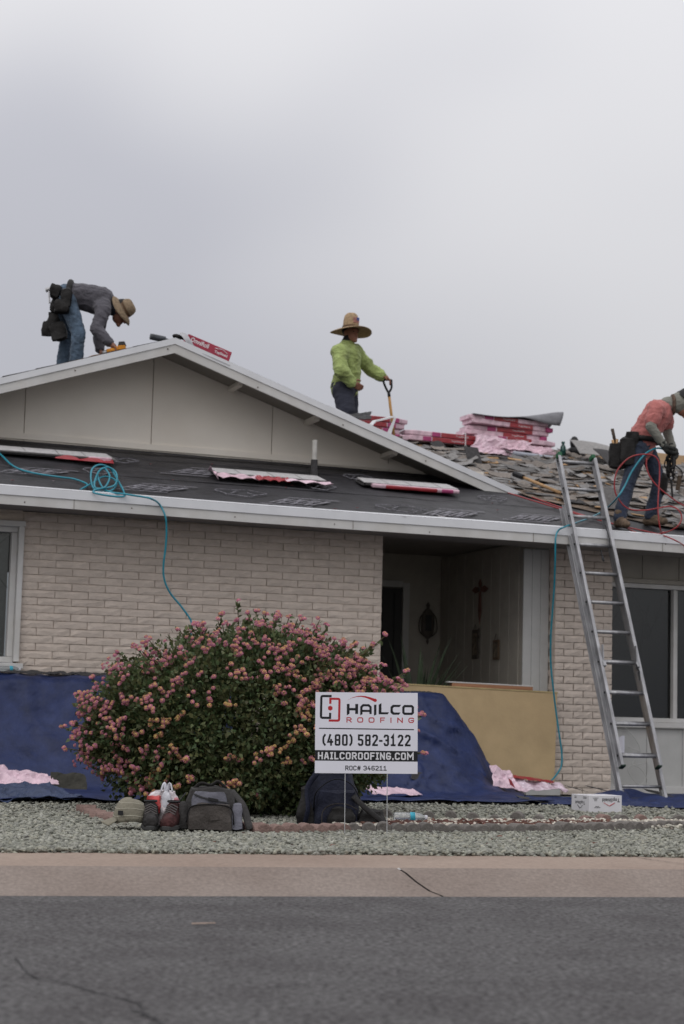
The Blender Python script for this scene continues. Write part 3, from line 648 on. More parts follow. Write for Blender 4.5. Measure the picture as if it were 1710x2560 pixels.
def crumple(name, label, cat, c4, nu, nv, amp, seed, m, solid=.003, freq=7, group=None, ragged=.03):
    nu, nv = nu*2, nv*2
    A, B, C, D = [Vector(p) for p in c4]; n = ((B-A).cross(D-A)).normalized(); b = MB()
    def fn(i, j):
        p = A*(1-i)*(1-j)+B*i*(1-j)+C*i*j+D*(1-i)*j
        d = amp*(.8*nz(p, freq, seed)+.32*(1-3*abs(nz(p, freq*1.4, seed+3)))+.16*(1-3*abs(nz(p, freq*3.1, seed+4)))); e = ragged*nz(p, 14, seed+9)*(1 if i in (0, 1) or j in (0, 1) else .3)
        return p+n*d+(B-A).normalized()*e+(D-A).normalized()*ragged*nz(p, 13, seed+5)
    b.grid(fn, nu, nv); o = b.build(name, m, None, smooth=False); o.modifiers.new('s', 'SOLIDIFY').thickness = solid
    return tag(o, label, cat, group)
crumple('plastic_wrapper', 'crumpled pink plastic wrapper draped in front of the big bundle stack', 'plastic wrap', ((1.439, 20.921, 3.769), (2.055, 21.065, 3.749), (2.214, 21.280, 3.960), (1.560, 21.049, 4.003)), 16, 12, .05, 3, pinkpale)
crumple('plastic_wrapper', 'torn pink wrapper trailing below the big bundle stack', 'plastic wrap', ((1.770, 21.017, 3.848), (2.321, 21.159, 3.798), (2.504, 21.330, 3.865), (1.917, 21.122, 3.952)), 14, 8, .04, 8, pinkw)
# three opened bundles on the felt
def open_bundle(label, u, v, Lb, yaw, seed, jag):
    t = thing('shingle_bundle', label, 'shingle bundle', group='opened shingle bundles lying on the black felt')
    t.matrix_world = HM(u, v, z_main(u, v)+.01, pitch=PIT-.05, roll=.0095, yaw=yaw); r = random.Random(seed)
    for k in range(5):
        b = MB(); e = [r.uniform(-jag, jag) for _ in range(6)]; dx = r.uniform(-.015, .015); dy = r.uniform(-.012, .012); z = .012+.0075*k; pts = [(-Lb/2+dx+e[0], -.15+dy, z), (Lb/2+dx+e[1], -.15+dy, z), (Lb/2+dx+e[2], .15+dy, z), (-Lb/2+dx+e[3], .15+dy, z)]
        b.prism(pts, (0, 0, .006)); b.build('shingle', shingN if k == 4 else shingD if k < 2 else shingA, t)
    for k in range(3):
        x = -Lb*.3+Lb*.3*k+r.uniform(-.05, .05); b = MB(); b.box((x, .0, .0493), (.004, .29, .001)); b.build('tab_cut', shingD, t)
    return t
t = open_bundle('opened bundle of light grey shingles at the left end of the black felt', -3.02, 1.0, 1.08, -.03, 1, .03)
b = MB(); b.grid(lambda i, j: (.0+.54*i, -.17-.07*j*(.3+i), .012+.035*abs(math.sin(7*i+j))*(1-j)), 14, 4); b.build('red_wrapper', redw, t, solid=.003); b = MB(); b.box((.42, -.165, .028), (.22, .03, .045)); b.build('pink_wrapper', pinkw, t, bevel=.008)
t = open_bundle('opened grey shingle bundle with torn wrapper in the middle of the felt', -.98, .74, 1.08, -.02, 2, .01)
b = MB(); b.grid(lambda i, j: (-.56+.5*i, -.16-.09*j, .03-.02*j+.022*abs(math.sin(9*i+2*j))), 16, 4); b.build('pink_wrapper', pinkw, t, solid=.003); b = MB(); b.grid(lambda i, j: (-.18+.34*i, -.165-.10*j, .034-.02*j+.02*abs(math.sin(11*i+2*j))), 12, 3); b.build('red_wrapper', redw, t, solid=.003)
b = MB(); b.grid(lambda i, j: (.12+.46*i, -.15-.11*j-.05*i, .02+.025*abs(math.sin(8*i+3*j))), 12, 4); b.build('loose_wrapper', pinkpale, t, solid=.003)
b = MB(); b.grid(lambda i, j: (-.62+.08*i, -.10+.05*math.sin(4*i)-.1*j, .05+.07*j*math.sin(2+i*2)), 5, 4); b.build('wrapper_tail', pinkpale, t, solid=.003)
t = open_bundle('opened grey shingle bundle over a red wrapper near the right rake end', .52, .86, .98, -.03, 3, .02)
b = MB(); b.box((.03, -.175, .022), (.92, .07, .038)); b.build('pink_wrapper', pinkw, t, bevel=.012); b = MB(); b.box((-.02, -.178, .021), (.55, .072, .037)); b.build('red_wrapper', redw, t, bevel=.012); b = MB(); b.box((.36, -.178, .0215), (.13, .0725, .0375)); b.build('magenta_block', mag, t, bevel=.012)
# printed carton on the peak
SLP = math.atan(1/3)+.01
t = thing('roll_carton', 'long red printed carton lying on the right gable slope by the peak', 'carton'); t.matrix_world = HM(-1.48, 1.27, z_gr(-1.48)+.095, roll=SLP-.02)
b = MB(); b.box((0, 0, -.03), (.47, .16, .155)); b.build('carton', mat('red_carton', (.34, .045, .075), .6, .06, 6, .05, 60), t, bevel=.004)
b = MB(); b.box((.2362, 0, -.03), (.001, .15, .145)); b.build('carton_end', porchlt, t)
text_obj('OmniRoll', .062, whiteprint, t, Matrix.Translation((-.10, -.0815, .005)) @ FRONT, bold=.0015, sx=.8); text_obj('TopShield', .034, whiteprint, t, Matrix.Translation((.135, -.0815, -.012)) @ FRONT, bold=.001)
b = MB(); b.tube([(.06, -.082, .018), (.135, -.082, .036), (.20, -.082, .012)], .004, 4, flat=.3); b.build('roof_emblem', whiteprint, t)
def ridgeitem(name, label, cat, build, M4, m, smooth=True):
    b = MB(); build(b); o = b.build(name, m, None, smooth=smooth); o.matrix_world = M4; return tag(o, label, cat)
ridgeitem('caulk_tube', 'dark plastic tube lying left of the gable peak', 'tube', lambda b: b.lathe([(0, -.09), (.030, -.09), (.032, -.05), (.030, .06), (.014, .07), (.012, .10), (0, .10)], (0, 0, 0), Matrix.Rotation(math.pi/2, 3, 'Y'), 12), HM(-1.98, 1.22, z_gl(-1.98)+.062, roll=.1), mat('dark_tube', (.06, .065, .075), .4, .4, 20))
ridgeitem('glove', 'small dark work glove lying on the gable peak', 'glove', lambda b: (b.ell((0, 0, 0), (.11, .09, .05)), b.ell((.06, .0, .0), (.07, .03, .028)), b.ell((.05, -.035, .0), (.06, .025, .026))), HM(-1.80, 1.20, 4.365, roll=.2), leather)
t = thing('metal_flashing', 'bent grey metal strip curling over the peak in front of the red carton', 'flashing'); gal = mat('galvanised_sheet', (.40, .40, .42), .45, .1, 10, .1, 60, metal=.4)
q4 = [Vector(p) for p in ((-1.637, 17.625, 4.394), (-1.561, 17.673, 4.390), (-1.484, 17.637, 4.265), (-1.536, 17.608, 4.250))]; b = MB(); b.grid(lambda i, j: q4[0]*(1-i)*(1-j)+q4[1]*i*(1-j)+q4[2]*i*j+q4[3]*(1-i)*j+Vector((0, -.03*math.sin(3*j), .01*math.sin(4*i))), 4, 8); b.v = [tuple(v) for v in b.v]; b.build('sheet', gal, t, solid=.003)
b = MB(); b.tube(smoothpts([(-1.510, 17.617, 4.260), (-1.431, 17.640, 4.211), (-1.314, 17.676, 4.169), (-1.140, 17.737, 4.106)], 4), .009, 6, flat=.4); b.build('tail', gal, t)
def strip2(b):
    P = [(-.46, 0, .155), (-.25, 0, .075), (-.06, 0, .0), (.0, 0, .0), (.04, 0, .045), (.10, 0, .06), (.24, 0, .105)]
    for k in range(len(P)-1):
        p, q = Vector(P[k]), Vector(P[k+1]); b.prism([p+Vector((0, -.05, 0)), q+Vector((0, -.05, 0)), q+Vector((0, .06, .012)), p+Vector((0, .06, .012))], (0, 0, .016))
    b.prism([(.235, -.055, .11), (.16, -.055, -.06), (.20, -.055, -.07), (.25, -.055, .09)], (0, .01, 0))
ridgeitem('metal_flashing', 'bent white drip edge offcut at the rake beside the worker in lime green', 'flashing', strip2, HM(.235, 1.16, z_gr(.235)+.022), dripm, False)
crumple('felt_scrap', 'black felt scrap lifting off the slope beside the bent white offcut', 'felt', ((-0.066, 18.563, 3.763), (0.265, 18.680, 3.757), (0.291, 19.114, 3.906), (0.017, 19.017, 3.857)), 8, 5, .02, 4, feltm)
# tools on the torn slope
t = thing('roof_rake', 'wooden handled tool lying on the torn slope left of the ladder', 'tool'); b = MB(); b.tube([(1.863, 19.062, 3.255), (2.232, 18.615, 3.032)], .017, 8); b.build('handle', woodm, t, smooth=True); b = MB(); b.tube([(1.802, 19.100, 3.284), (1.891, 19.014, 3.237)], .030, 8); b.build('socket', blackp, t)
ridgeitem('bottle', 'small green bottle standing at the right end of the big bundle stack', 'bottle', lambda b: b.lathe([(0, 0), (.045, 0), (.05, .08), (.042, .14), (.016, .18), (.028, .19), (.028, .22), (0, .22)], (0, 0, 0), None, 14), HM(3.52, 3.42, z_main(3.52, 3.42)+.05) @ Matrix.Scale(.75, 4), mat('dark_green_glass', (.01, .07, .06), .2, .1, 10, 0, spec=.6))
ridgeitem('water_jug', 'black jug and tool silhouetted on the ridge beside the plywood', 'jug', lambda b: (b.ell((-.03, 0, .16), (.11, .11, .17)), b.ell((.0, 0, .05), (.24, .16, .16)), b.tube([(.02, 0, .10), (.08, 0, .12), (.11, 0, .06)], .025, 8), b.tube([(.03, 0, .08), (.10, 0, .15)], .012, 6)), HM(3.80, 3.62, z_main(3.8, 3.62)+.02), blackp)
# litter on the felt
r = random.Random(77)
for k in range(26):
    u, v = r.uniform(-3.7, 2.4), r.uniform(-.48, 1.3)
    b = MB(); a = r.uniform(0, 3); w = r.uniform(.006, .016); b.add([(u+w*math.cos(a+1.57*q), v+w*math.sin(a+1.57*q), z_main(u, v)+.012) for q in range(4)], [(0, 1, 2, 3)]); b.build('felt_fleck', redw if r.random() < .65 else pinkpale, slope, solid=.002)
for p, w in (((0.365, -0.444, 2.541), .09), ((-0.236, -0.510, 2.524), .10), ((-0.071, -0.539, 2.513), .06)):
    b = MB(); b.add([(p[0]-w/2, p[1]-.02, p[2]+.02), (p[0]+w/2, p[1]-.03, p[2]+.012), (p[0]+w/3, p[1]+.03, p[2]+.025), (p[0]-w/3, p[1]+.03, p[2]+.03)], [(0, 1, 2, 3)]); b.build('paper_scrap', whiteprint, slope, solid=.002)

# ---------------------------------------------------------------- air hoses
def hose(name, label, pts, r, m, k=6):
    b = MB(); b.tube(smoothpts(pts, k), r, 8); return tag(b.build(name, m, None, smooth=True), label, 'hose')
hose('air_hose', 'teal air hose coiled on the left felt and hanging down the brick wall', [(-3.604, 17.720, 3.375), (-3.172, 16.733, 3.027), (-2.969, 16.317, 2.863), (-2.779, 16.146, 2.786), (-2.538, 16.121, 2.750), (-2.382, 16.127, 2.733), (-2.244, 15.964, 2.666), (-2.272, 15.714, 2.591), (-2.216, 15.990, 2.680),
  (-2.143, 16.218, 2.773), (-2.047, 16.231, 2.755), (-2.007, 16.097, 2.689), (-2.030, 15.828, 2.598), (-2.148, 15.792, 2.601), (-2.218, 15.996, 2.702), (-2.241, 16.186, 2.834), (-2.185, 16.289, 2.890), (-2.107, 16.359, 2.872), (-2.050, 16.334, 2.797), (-1.903, 15.817, 2.589), (-1.904, 15.613, 2.526), (-2.114, 15.600, 2.547), (-2.144, 15.689, 2.588),
  (-2.066, 15.793, 2.631), (-2.070, 16.095, 2.765), (-2.152, 16.265, 2.858), (-2.175, 16.010, 2.751), (-2.140, 15.731, 2.611), (-2.009, 15.949, 2.663), (-2.030, 16.249, 2.808), (-2.115, 16.280, 2.868), (-2.181, 16.124, 2.788), (-2.066, 15.803, 2.604), (-1.856, 15.656, 2.553), (-1.720, 15.650, 2.535), (-1.641, 15.593, 2.513), (-1.592, 15.811, 2.494), (-1.535, 15.794, 2.389), (-1.522, 15.820, 2.269), (-1.526, 15.840, 2.114), (-1.540, 15.856, 1.975), (-1.534, 15.879, 1.855), (-1.485, 15.918, 1.737), (-1.388, 15.973, 1.621), (-1.310, 16.001, 1.519), (-1.287, 16.009, 1.450), (-1.298, 16.005, 1.362), (-1.321, 15.997, 1.239), (-1.333, 15.993, 1.013)], .0085, bluehose)
hose('air_hose', 'bright blue air hose from the coral worker over the eave and down beside the ladder', [(3.191, 17.750, 3.342), (3.112, 17.750, 3.388), (3.017, 17.700, 3.366), (2.923, 17.650, 3.293), (2.807, 17.600, 3.134), (2.730, 17.550, 2.981), (2.639, 17.500, 2.844), (2.631, 18.244, 2.819), (2.452, 17.875, 2.705), (2.243, 17.409, 2.595), (2.095, 17.071, 2.518), (2.039, 17.097, 2.485), (2.008, 17.049, 2.408), (2.009, 17.070, 2.241), (2.017, 17.179, 1.986), (2.011, 17.262, 1.726), (2.006, 17.324, 1.502), (2.017, 17.391, 1.240), (2.046, 17.423, 1.015), (2.074, 17.454, 0.827), (2.111, 17.477, 0.601), (2.141, 17.488, 0.413), (2.140, 17.477, 0.293), (2.107, 17.445, 0.226), (2.040, 17.378, 0.151), (1.960, 17.265, 0.094)], .0085, bluehose)
hose('air_hose', 'red air hose looping round the legs of the worker in coral', [(3.129, 17.647, 2.553), (3.060, 17.450, 2.551), (3.035, 17.450, 2.778), (3.058, 17.500, 3.092), (3.042, 17.500, 3.236), (2.952, 17.500, 3.288), (2.782, 17.500, 3.261), (2.659, 17.500, 3.140), (2.622, 17.500, 3.003), (2.646, 17.500, 2.875), (2.747, 17.500, 2.761), (2.898, 17.500, 2.742), (3.043, 17.450, 2.763), (3.159, 17.450, 2.781), (3.226, 17.400, 2.739), (3.254, 17.400, 2.662), (3.200, 17.400, 2.572), (3.075, 17.536, 2.525), (2.857, 17.451, 2.515), (2.742, 17.649, 2.590), (2.539, 17.869, 2.683), (2.317, 17.985, 2.746), (2.105, 18.213, 2.842), (1.879, 18.368, 2.928), (1.694, 18.571, 3.013)], .0068, redhose)
hose('air_hose', 'red air hose trailing off the eave at the right edge', [(1.923, 18.404, 2.954), (2.181, 18.177, 2.832), (2.428, 17.926, 2.714), (2.673, 17.715, 2.619), (2.893, 17.624, 2.564), (3.088, 17.519, 2.508), (3.189, 17.335, 2.439), (3.314, 17.554, 2.409), (3.422, 17.549, 2.299)], .0068, redhose)
hose('air_hose', 'short red hose hanging from the hand of the worker in coral', [(2.942, 17.550, 3.256), (2.938, 17.550, 3.182), (2.970, 17.550, 3.085), (3.044, 17.550, 2.989), (3.176, 17.550, 2.883), (3.314, 17.600, 2.810), (3.528, 17.700, 2.765)], .0068, redhose)

# ---------------------------------------------------------------- ladder
lad = thing('extension_ladder', 'aluminium extension ladder leaning on the eave beside the brick pillar', 'ladder', H(1.84, -1.65, .035))
lad.rotation_euler = (Matrix.Rotation(HA, 3, 'Z') @ Matrix.Rotation(-rad(24.3), 3, 'X')).to_euler()
def rail(x, y, z0, z1, name):
    b = MB(); b.box((x, y, (z0+z1)/2), (.010, .062, z1-z0)); s = 1 if x < 0 else -1
    b.box((x-s*.012, y-.032, (z0+z1)/2), (.030, .008, z1-z0)); b.box((x-s*.012, y+.032, (z0+z1)/2), (.030, .008, z1-z0)); return b.build(name, alu, lad, bevel=.002)
for x in (-.205, .205): rail(x, .036, .0, 2.98, 'base_rail')
for x in (-.180, .180): rail(x, -.036, .30, 3.50, 'fly_rail')
for k in range(10):
    z = .14+.3048*k
    if z < 2.9: b = MB(); b.tube([(-.20, .036, z), (.20, .036, z)], .014, 10); b.build('rung', alu, lad, smooth=True)
for k in range(11):
    z = .40+.3048*k
    if z < 3.45: b = MB(); b.tube([(-.178, -.036, z), (.178, -.036, z)], .0165, 10); b.build('rung', alu, lad, smooth=True)
    for x in (-.206, .206):
        b = MB(); b.tube([(x-.004, -.036, z), (x+.004, -.036, z)], .011, 8); b.build('rung_rivet', blackp, lad)
for x in (-.180, .180):
    b = MB(); b.box((x, -.036, 3.515), (.040, .075, .05)); b.build('end_cap', greencap, lad, bevel=.010); b = MB(); b.box((x, -.036, .295), (.040, .072, .02)); b.build('end_cap', mat('dark_green_cap', (.012, .03, .02), .6), lad, bevel=.006)
for x in (-.205, .205):
    b = MB(); b.box((x, .02, -.002), (.06, .11, .03), Matrix.Rotation(rad(24), 3, 'X')); b.box((x, .03, .05), (.04, .05, .1)); b.build('foot', mat('worn_ladder_shoe', (.16, .16, .16), .6), lad, bevel=.004)
    b = MB(); b.box((x*.83, -.075, 1.36), (.012, .03, .20), Matrix.Rotation(.3, 3, 'X')); b.box((x*.83, -.06, 1.28), (.03, .05, .05)); b.build('rung_lock', alu, lad, bevel=.003)
b = MB(); b.tube([(.05, -.055, 2.47), (.05, -.06, 2.40)], .008, 6); b.ell((.05, -.06, 2.38), (.03, .02, .06)); b.build('pulley', blackp, lad)
b = MB(); b.tube([(.15, -.06, 2.75), (.155, -.075, 2.6), (.15, -.06, 2.5)], .005, 6); b.tube([(.15, -.08, 1.28), (.16, -.09, 1.2), (.145, -.085, 1.12), (.155, -.08, 1.2)], .008, 6); b.build('rope', blackp, lad)

# ---------------------------------------------------------------- yard sign
SGN = thing('lawn_sign', 'white yard sign with red and black roofing company lettering on wire stakes', 'sign', (.1885, 10.94, 0), 0, rot=(rad(-1.2), rad(-.95), rad(1.0)))
SW, SH, SZ0 = .610, .478, .365
b = MB(); b.box((0, 0, SZ0+SH/2), (SW, .004, SH)); panel = b.build('sign_panel', signw, SGN, bevel=.0008, seg=1)
for x in (-.125, .125): b = MB(); b.tube([(x, .004, -.10), (x, .004, SZ0+.30)], .0024, 6); b.build('wire_stake', wire, SGN)
b = MB(); b.tube([(-.125, .0065, SZ0+.02), (.125, .0065, SZ0+.02)], .0022, 6); b.build('wire_stake', wire, SGN)
KS = [0]
def P2(px, py):      # layout units: 1342 wide, 1056 high, y down
    return (-SW/2 + px/1342*SW, SZ0+SH - py/1056*SH)
def stroke(pts, th, m, name='lettering', closed=False, ext=False):
    KS[0] += 1; y = -.0022 - .00002*(KS[0] % 9); P = [Vector(P2(*p)) for p in pts]; n = len(P); h = th/1342*SW/2; vs = []
    if ext and not closed: P[0] = P[0]+(P[0]-P[1]).normalized()*h; P[-1] = P[-1]+(P[-1]-P[-2]).normalized()*h
    for i in range(n):
        a = P[i-1] if (i > 0 or closed) else None; c = P[(i+1) % n] if (i < n-1 or closed) else None
        d0 = (P[i]-a).normalized() if a is not None else None; d1 = (c-P[i]).normalized() if c is not None else None
        if d0 is None: d0 = d1
        if d1 is None: d1 = d0
        n0 = Vector((-d0.y, d0.x)); n1 = Vector((-d1.y, d1.x)); m_ = (n0+n1); m_ = m_.normalized() if m_.length > 1e-6 else n0
        k = h/max(.35, m_.dot(n0)); vs += [P[i]+m_*k, P[i]-m_*k]
    fs = [(2*i, 2*i+1, (2*i+3) % (2*n), (2*i+2) % (2*n)) for i in range(n if closed else n-1)]
    return [(v.x, y, v.y) for v in vs], fs
def fillp(pts): KS[0] += 1; y = -.0022-.00002*(KS[0] % 9); return [(P2(*p)[0], y, P2(*p)[1]) for p in pts], [tuple(range(len(pts)))]
def rr(x0, y0, x1, y1, c): return [(x0+c, y0), (x1-c, y0), (x1-c*.3, y0+c*.3), (x1, y0+c), (x1, y1-c), (x1-c*.3, y1-c*.3), (x1-c, y1), (x0+c, y1), (x0+c*.3, y1-c*.3), (x0, y1-c), (x0, y0+c), (x0+c*.3, y0+c*.3)]
def glyph(ch, x0, y0, x1, y1, slab=True):
    """centre-line strokes in a box: list of (points, closed)"""
    w, h = x1-x0, y1-y0; c = min(w, h)*.26; ym = (y0+y1)/2; xm = (x0+x1)/2; R = rr(x0, y0, x1, y1, c)
    if ch in '0O': return [(R, 1)]
    if ch == 'C': return [([(x1, y0+h*.15), (x1-c*.8, y0), (x0+c, y0), (x0, y0+c), (x0, y1-c), (x0+c, y1), (x1-c*.8, y1), (x1, y1-h*.15)], 0)]
    if ch == 'G': return [([(x1, y0+h*.13), (x1-c*.8, y0), (x0+c, y0), (x0, y0+c), (x0, y1-c), (x0+c, y1), (x1-c, y1), (x1, y1-c), (x1, ym+h*.05), (xm, ym+h*.05)], 0)]
    if ch == 'H': return [([(x0, y0-0), (x0, y1)], 0), ([(x1, y0), (x1, y1)], 0), ([(x0, ym), (x1, ym)], 0)]
    if ch == 'A': return [([(x0, y1), (x0+w*.38, y0), (x1-w*.38, y0), (x1, y1)], 0), ([(x0+w*.13, y1-h*.28), (x1-w*.13, y1-h*.28)], 0)]
    if ch == 'I': return [([(xm, y0), (xm, y1)], 0)] + ([([(x0, y0), (x1, y0)], 0), ([(x0, y1), (x1, y1)], 0)] if slab else [])
    if ch == 'L': return [([(x0, y0), (x0, y1), (x1, y1)], 0)]
    if ch == 'R': return [([(x0, y1), (x0, y0), (x1-c, y0), (x1, y0+c), (x1, ym-c*.6), (x1-c, ym+h*.03), (x0, ym+h*.03)], 0), ([(xm, ym+h*.03), (x1, y1)], 0)]
    if ch == 'F': return [([(x0, y1), (x0, y0), (x1, y0)], 0), ([(x0, ym), (x1-w*.15, ym)], 0)]
    if ch == 'N': return [([(x0, y1), (x0, y0)], 0), ([(x0, y0), (x1, y1)], 0), ([(x1, y1), (x1, y0)], 0)]
    if ch == 'M': return [([(x0, y1), (x0, y0), (xm, y0+h*.62), (x1, y0), (x1, y1)], 0)]
    if ch == '1': return [([(x0+w*.05, y0+h*.20), (xm, y0), (xm, y1)], 0), ([(x0+w*.0, y1), (x1, y1)], 0)]
    if ch == '2': return [([(x0, y0+h*.13), (x0+c*.7, y0), (x1-c, y0), (x1, y0+c), (x1, y0+h*.36), (x0, y1-h*.06), (x0, y1), (x1, y1)], 0)]
    if ch == '3': return [([(x0, y0+h*.13), (x0+c*.6, y0), (x1-c, y0), (x1, y0+c), (x1, ym-c*.6), (x1-c*.7, ym), (x0+w*.5, ym)], 0), ([(x1-c*.7, ym), (x1, ym+c*.6), (x1, y1-c), (x1-c, y1), (x0+c*.6, y1), (x0, y1-h*.13)], 0)]
    if ch == '4': return [([(xm, y0), (x0, y1-h*.30), (x1, y1-h*.30)], 0), ([(x0+w*.72, ym), (x0+w*.72, y1)], 0)]
    if ch == '5': return [([(x1, y0), (x0, y0), (x0, ym-h*.05), (x1-c, ym-h*.05), (x1, ym-h*.05+c), (x1, y1-c), (x1-c, y1), (x0+c*.7, y1), (x0, y1-h*.10)], 0)]
    if ch == '6': return [([(x1, y0+h*.10), (x1-c*.7, y0), (x0+c, y0), (x0, y0+c), (x0, y1-c), (x0+c, y1), (x1-c, y1), (x1, y1-c), (x1, ym+c*.4), (x1-c, ym-h*.05), (x0, ym-h*.05)], 0)]
    if ch == '8': return [(rr(x0, y0, x1, ym, c*.8), 1), (rr(x0, ym, x1, y1, c*.8), 1)]
    if ch == '(': return [([(x1, y0), (x0+w*.2, y0+h*.2), (x0, ym), (x0+w*.2, y1-h*.2), (x1, y1)], 0)]
    if ch == ')': return [([(x0, y0), (x1-w*.2, y0+h*.2), (x1, ym), (x1-w*.2, y1-h*.2), (x0, y1)], 0)]
    if ch == '-': return [([(x0, ym+h*.06), (x1, ym+h*.06)], 0)]
    if ch == '.': return [([(xm, y1-h*.06), (xm, y1+h*.06)], 0)]
    if ch == '#': return [([(x0+w*.35, y0), (x0+w*.15, y1)], 0), ([(x1-w*.1, y0), (x1-w*.3, y1)], 0), ([(x0, y0+h*.33), (x1, y0+h*.33)], 0), ([(x0, y1-h*.33), (x1, y1-h*.33)], 0)]
    return []
def word(chars, th, m, name, y0, y1, lift=0):
    b = MB()
    for (ch, x0, x1) in chars:
        for pts, cl in glyph(ch, x0+th/2-118, y0+th/2-105, x1-th/2-118, y1-th/2-105):
            vs, fs = stroke(pts, th, m, closed=bool(cl), ext=True)
            b.add([(x, y-lift, z) for x, y, z in vs], fs)
    return b.build(name, m, panel)
def shapes(lst, m, name):
    b = MB()
    for vs, fs in lst: b.add(vs, fs)
    return b.build(name, m, panel)
o_ = lambda pts: [(x-118, y-105) for x, y in pts]
shapes([stroke(o_([(330, 155), (214, 155), (200, 160), (195, 174), (192, 420), (197, 434), (210, 440), (311, 440), (312, 374)]), 30, ink)], ink, 'logo_bracket')
shapes([stroke(o_([(313, 256), (313, 190), (416, 190), (428, 195), (433, 208), (430, 456), (425, 470), (412, 475), (294, 475)]), 29, redink)], redink, 'logo_bracket')
shapes([fillp(o_([(313+34*math.cos(k*math.pi/3+math.pi/2), 313+34*math.sin(k*math.pi/3+math.pi/2)) for k in range(6)]))], redink, 'logo_hexagon')
b = MB(); up = [(540, 205), (600, 172), (660, 153), (720, 146), (780, 152), (840, 168), (900, 186)]; dn = [(540, 206), (600, 177), (660, 163), (720, 161), (780, 174), (840, 198), (886, 222)]
y = -.00235
vs = [(P2(*o_([p])[0])[0], y, P2(*o_([p])[0])[1]) for p in up] + [(P2(*o_([p])[0])[0], y, P2(*o_([p])[0])[1]) for p in dn]; b.add(vs, [(i, i+1, i+8, i+7) for i in range(6)])
vs, fs = fillp(o_([(901+22*math.cos(k*.5236), 205+22*math.sin(k*.5236)) for k in range(12)])); b.add([(x, -.0025, z) for x, _, z in vs], fs); b.build('logo_swoosh', redink, panel)
HC = [fillp(o_([(530, 255), (566, 255), (566, 308), (640, 308), (640, 255), (678, 255), (678, 386), (640, 386), (640, 340), (566, 340), (566, 385), (530, 405)])),
      fillp(o_([(705, 405), (705, 290), (738, 256), (822, 256), (856, 290), (856, 386), (826, 386), (826, 300), (808, 286), (752, 286), (736, 300), (736, 388)])), stroke(o_([(734, 345), (828, 345)]), 28, ink),
      fillp(o_([(886, 262), (918, 262), (918, 392), (886, 408)])), fillp(o_([(948, 262), (984, 240), (984, 360), (1084, 360), (1066, 388), (948, 388)])),
      fillp(o_([(1242, 262), (1222, 291), (1150, 291), (1134, 306), (1134, 346), (1150, 362), (1236, 362), (1214, 392), (1132, 392), (1102, 364), (1102, 290), (1132, 262)])), stroke(o_([(1288, 278), (1380, 278), (1396, 294), (1396, 362), (1380, 378), (1288, 378), (1272, 362), (1272, 294)]), 31, ink, closed=True)]
shapes(HC, ink, 'lettering')
b = MB()
for ch, x0, x1 in (('R', 527, 595), ('O', 668, 745), ('O', 816, 893), ('F', 968, 1030), ('I', 1103, 1116), ('N', 1193, 1264), ('G', 1338, 1412)):
    for pts, cl in glyph(ch, x0+6-118, 436-105, x1-6-118, 492-105, slab=False): vs, fs = stroke(pts, 13, redink, closed=bool(cl), ext=True); b.add(vs, fs)
b.build('lettering', redink, panel)
shapes([stroke(o_([(168, 577), (1412, 585)]), 14, ink)], ink, 'rule_line')
word([('(', 212, 258), ('4', 275, 355), ('8', 375, 450), ('0', 470, 545), (')', 566, 610), ('5', 678, 750), ('8', 772, 845), ('2', 865, 940), ('-', 955, 1000), ('3', 1015, 1085), ('1', 1108, 1172), ('2', 1200, 1272), ('2', 1293, 1368)], 25, ink, 'lettering', 652, 803)
b = MB(); vs, fs = fillp([(0, 756), (1342, 760), (1342, 897), (0, 893)]); b.add([(x, -.0022, z) for x, _, z in vs], fs); b.build('black_band', ink, panel)
s_ = 'HAILCOROOFING.COM'; xs = 152; adv = {'I': 52, '.': 34, 'M': 96, 'L': 66, 'F': 70}; bb = []
tot = sum(adv.get(c, 76) for c in s_); kx = 1266/tot
for c in s_:
    w_ = adv.get(c, 76)*kx; bb.append((c, xs+5, xs+w_-10)); xs += w_
word(bb, 18, mat('white_ink', (.66, .66, .70), .6, .02, 10, 0), 'lettering', 886, 980, lift=.0003)
s_ = 'ROC# 346211'; xs = 512; bb = []; kx = 550/(len(s_)-.45)
for c in s_:
    w_ = kx*(.55 if c == ' ' else 1)
    if c != ' ': bb.append((c, xs+3, xs+w_-5))
    xs += w_
word(bb, 11, ink, 'lettering', 1060, 1122)

# ---------------------------------------------------------------- tarps, board, porch things
def cloth(name, label, fn, nu, nv, m=tarpm):
    b = MB(); b.grid(fn, nu, nv); o = b.build(name, m, None, smooth=True); o.modifiers.new('s', 'SOLIDIFY').thickness = .004
    return tag(o, label, 'tarp')
def pl(P, t):       # point on a polyline by fraction of its length
    ls = [0]
    for a, c in zip(P, P[1:]): ls.append(ls[-1]+math.dist(a, c))
    d = t*ls[-1]
    for k in range(len(P)-1):
        if d <= ls[k+1] or k == len(P)-2:
            f = (d-ls[k])/max(1e-9, ls[k+1]-ls[k]); return [P[k][q]+(P[k+1][q]-P[k][q])*f for q in range(len(P[0]))]
def tarpL(i, j):
    u = -5.2+3.6*i; pr = [(-.04, .985), (-.30, .975), (-.42, .93), (-.62, .50), (-.95, .10), (-1.05, .03), (-1.9, .035), (-2.42+.05*math.sin(u*5), .03)]
    v, z = pl(pr, j); f = .035*nz((u, z*1.2, v), 2.6)+.015*nz((u, z*4, v), 6)+.028*max(0, 1-4*abs(nz((u*1.4, z*.7, v*.7), 2.1, 4)))**2
    fold = .05*math.exp(-((u+2.55+.12*z)/.10)**2)*(1 if z > .12 else 0)
    g = .03*abs(nz((u*2, v*5, 1), 1.6)) + (.05*math.exp(-((v+1.25)/.12)**2)*(.5+.5*math.sin(u*3)) if z < .1 else 0)
    return H(u+.02*nz((u, v, z), 4), v-f-fold, z+g*.9+ (.012*nz((u, v, z), 9) if z > .9 else 0))
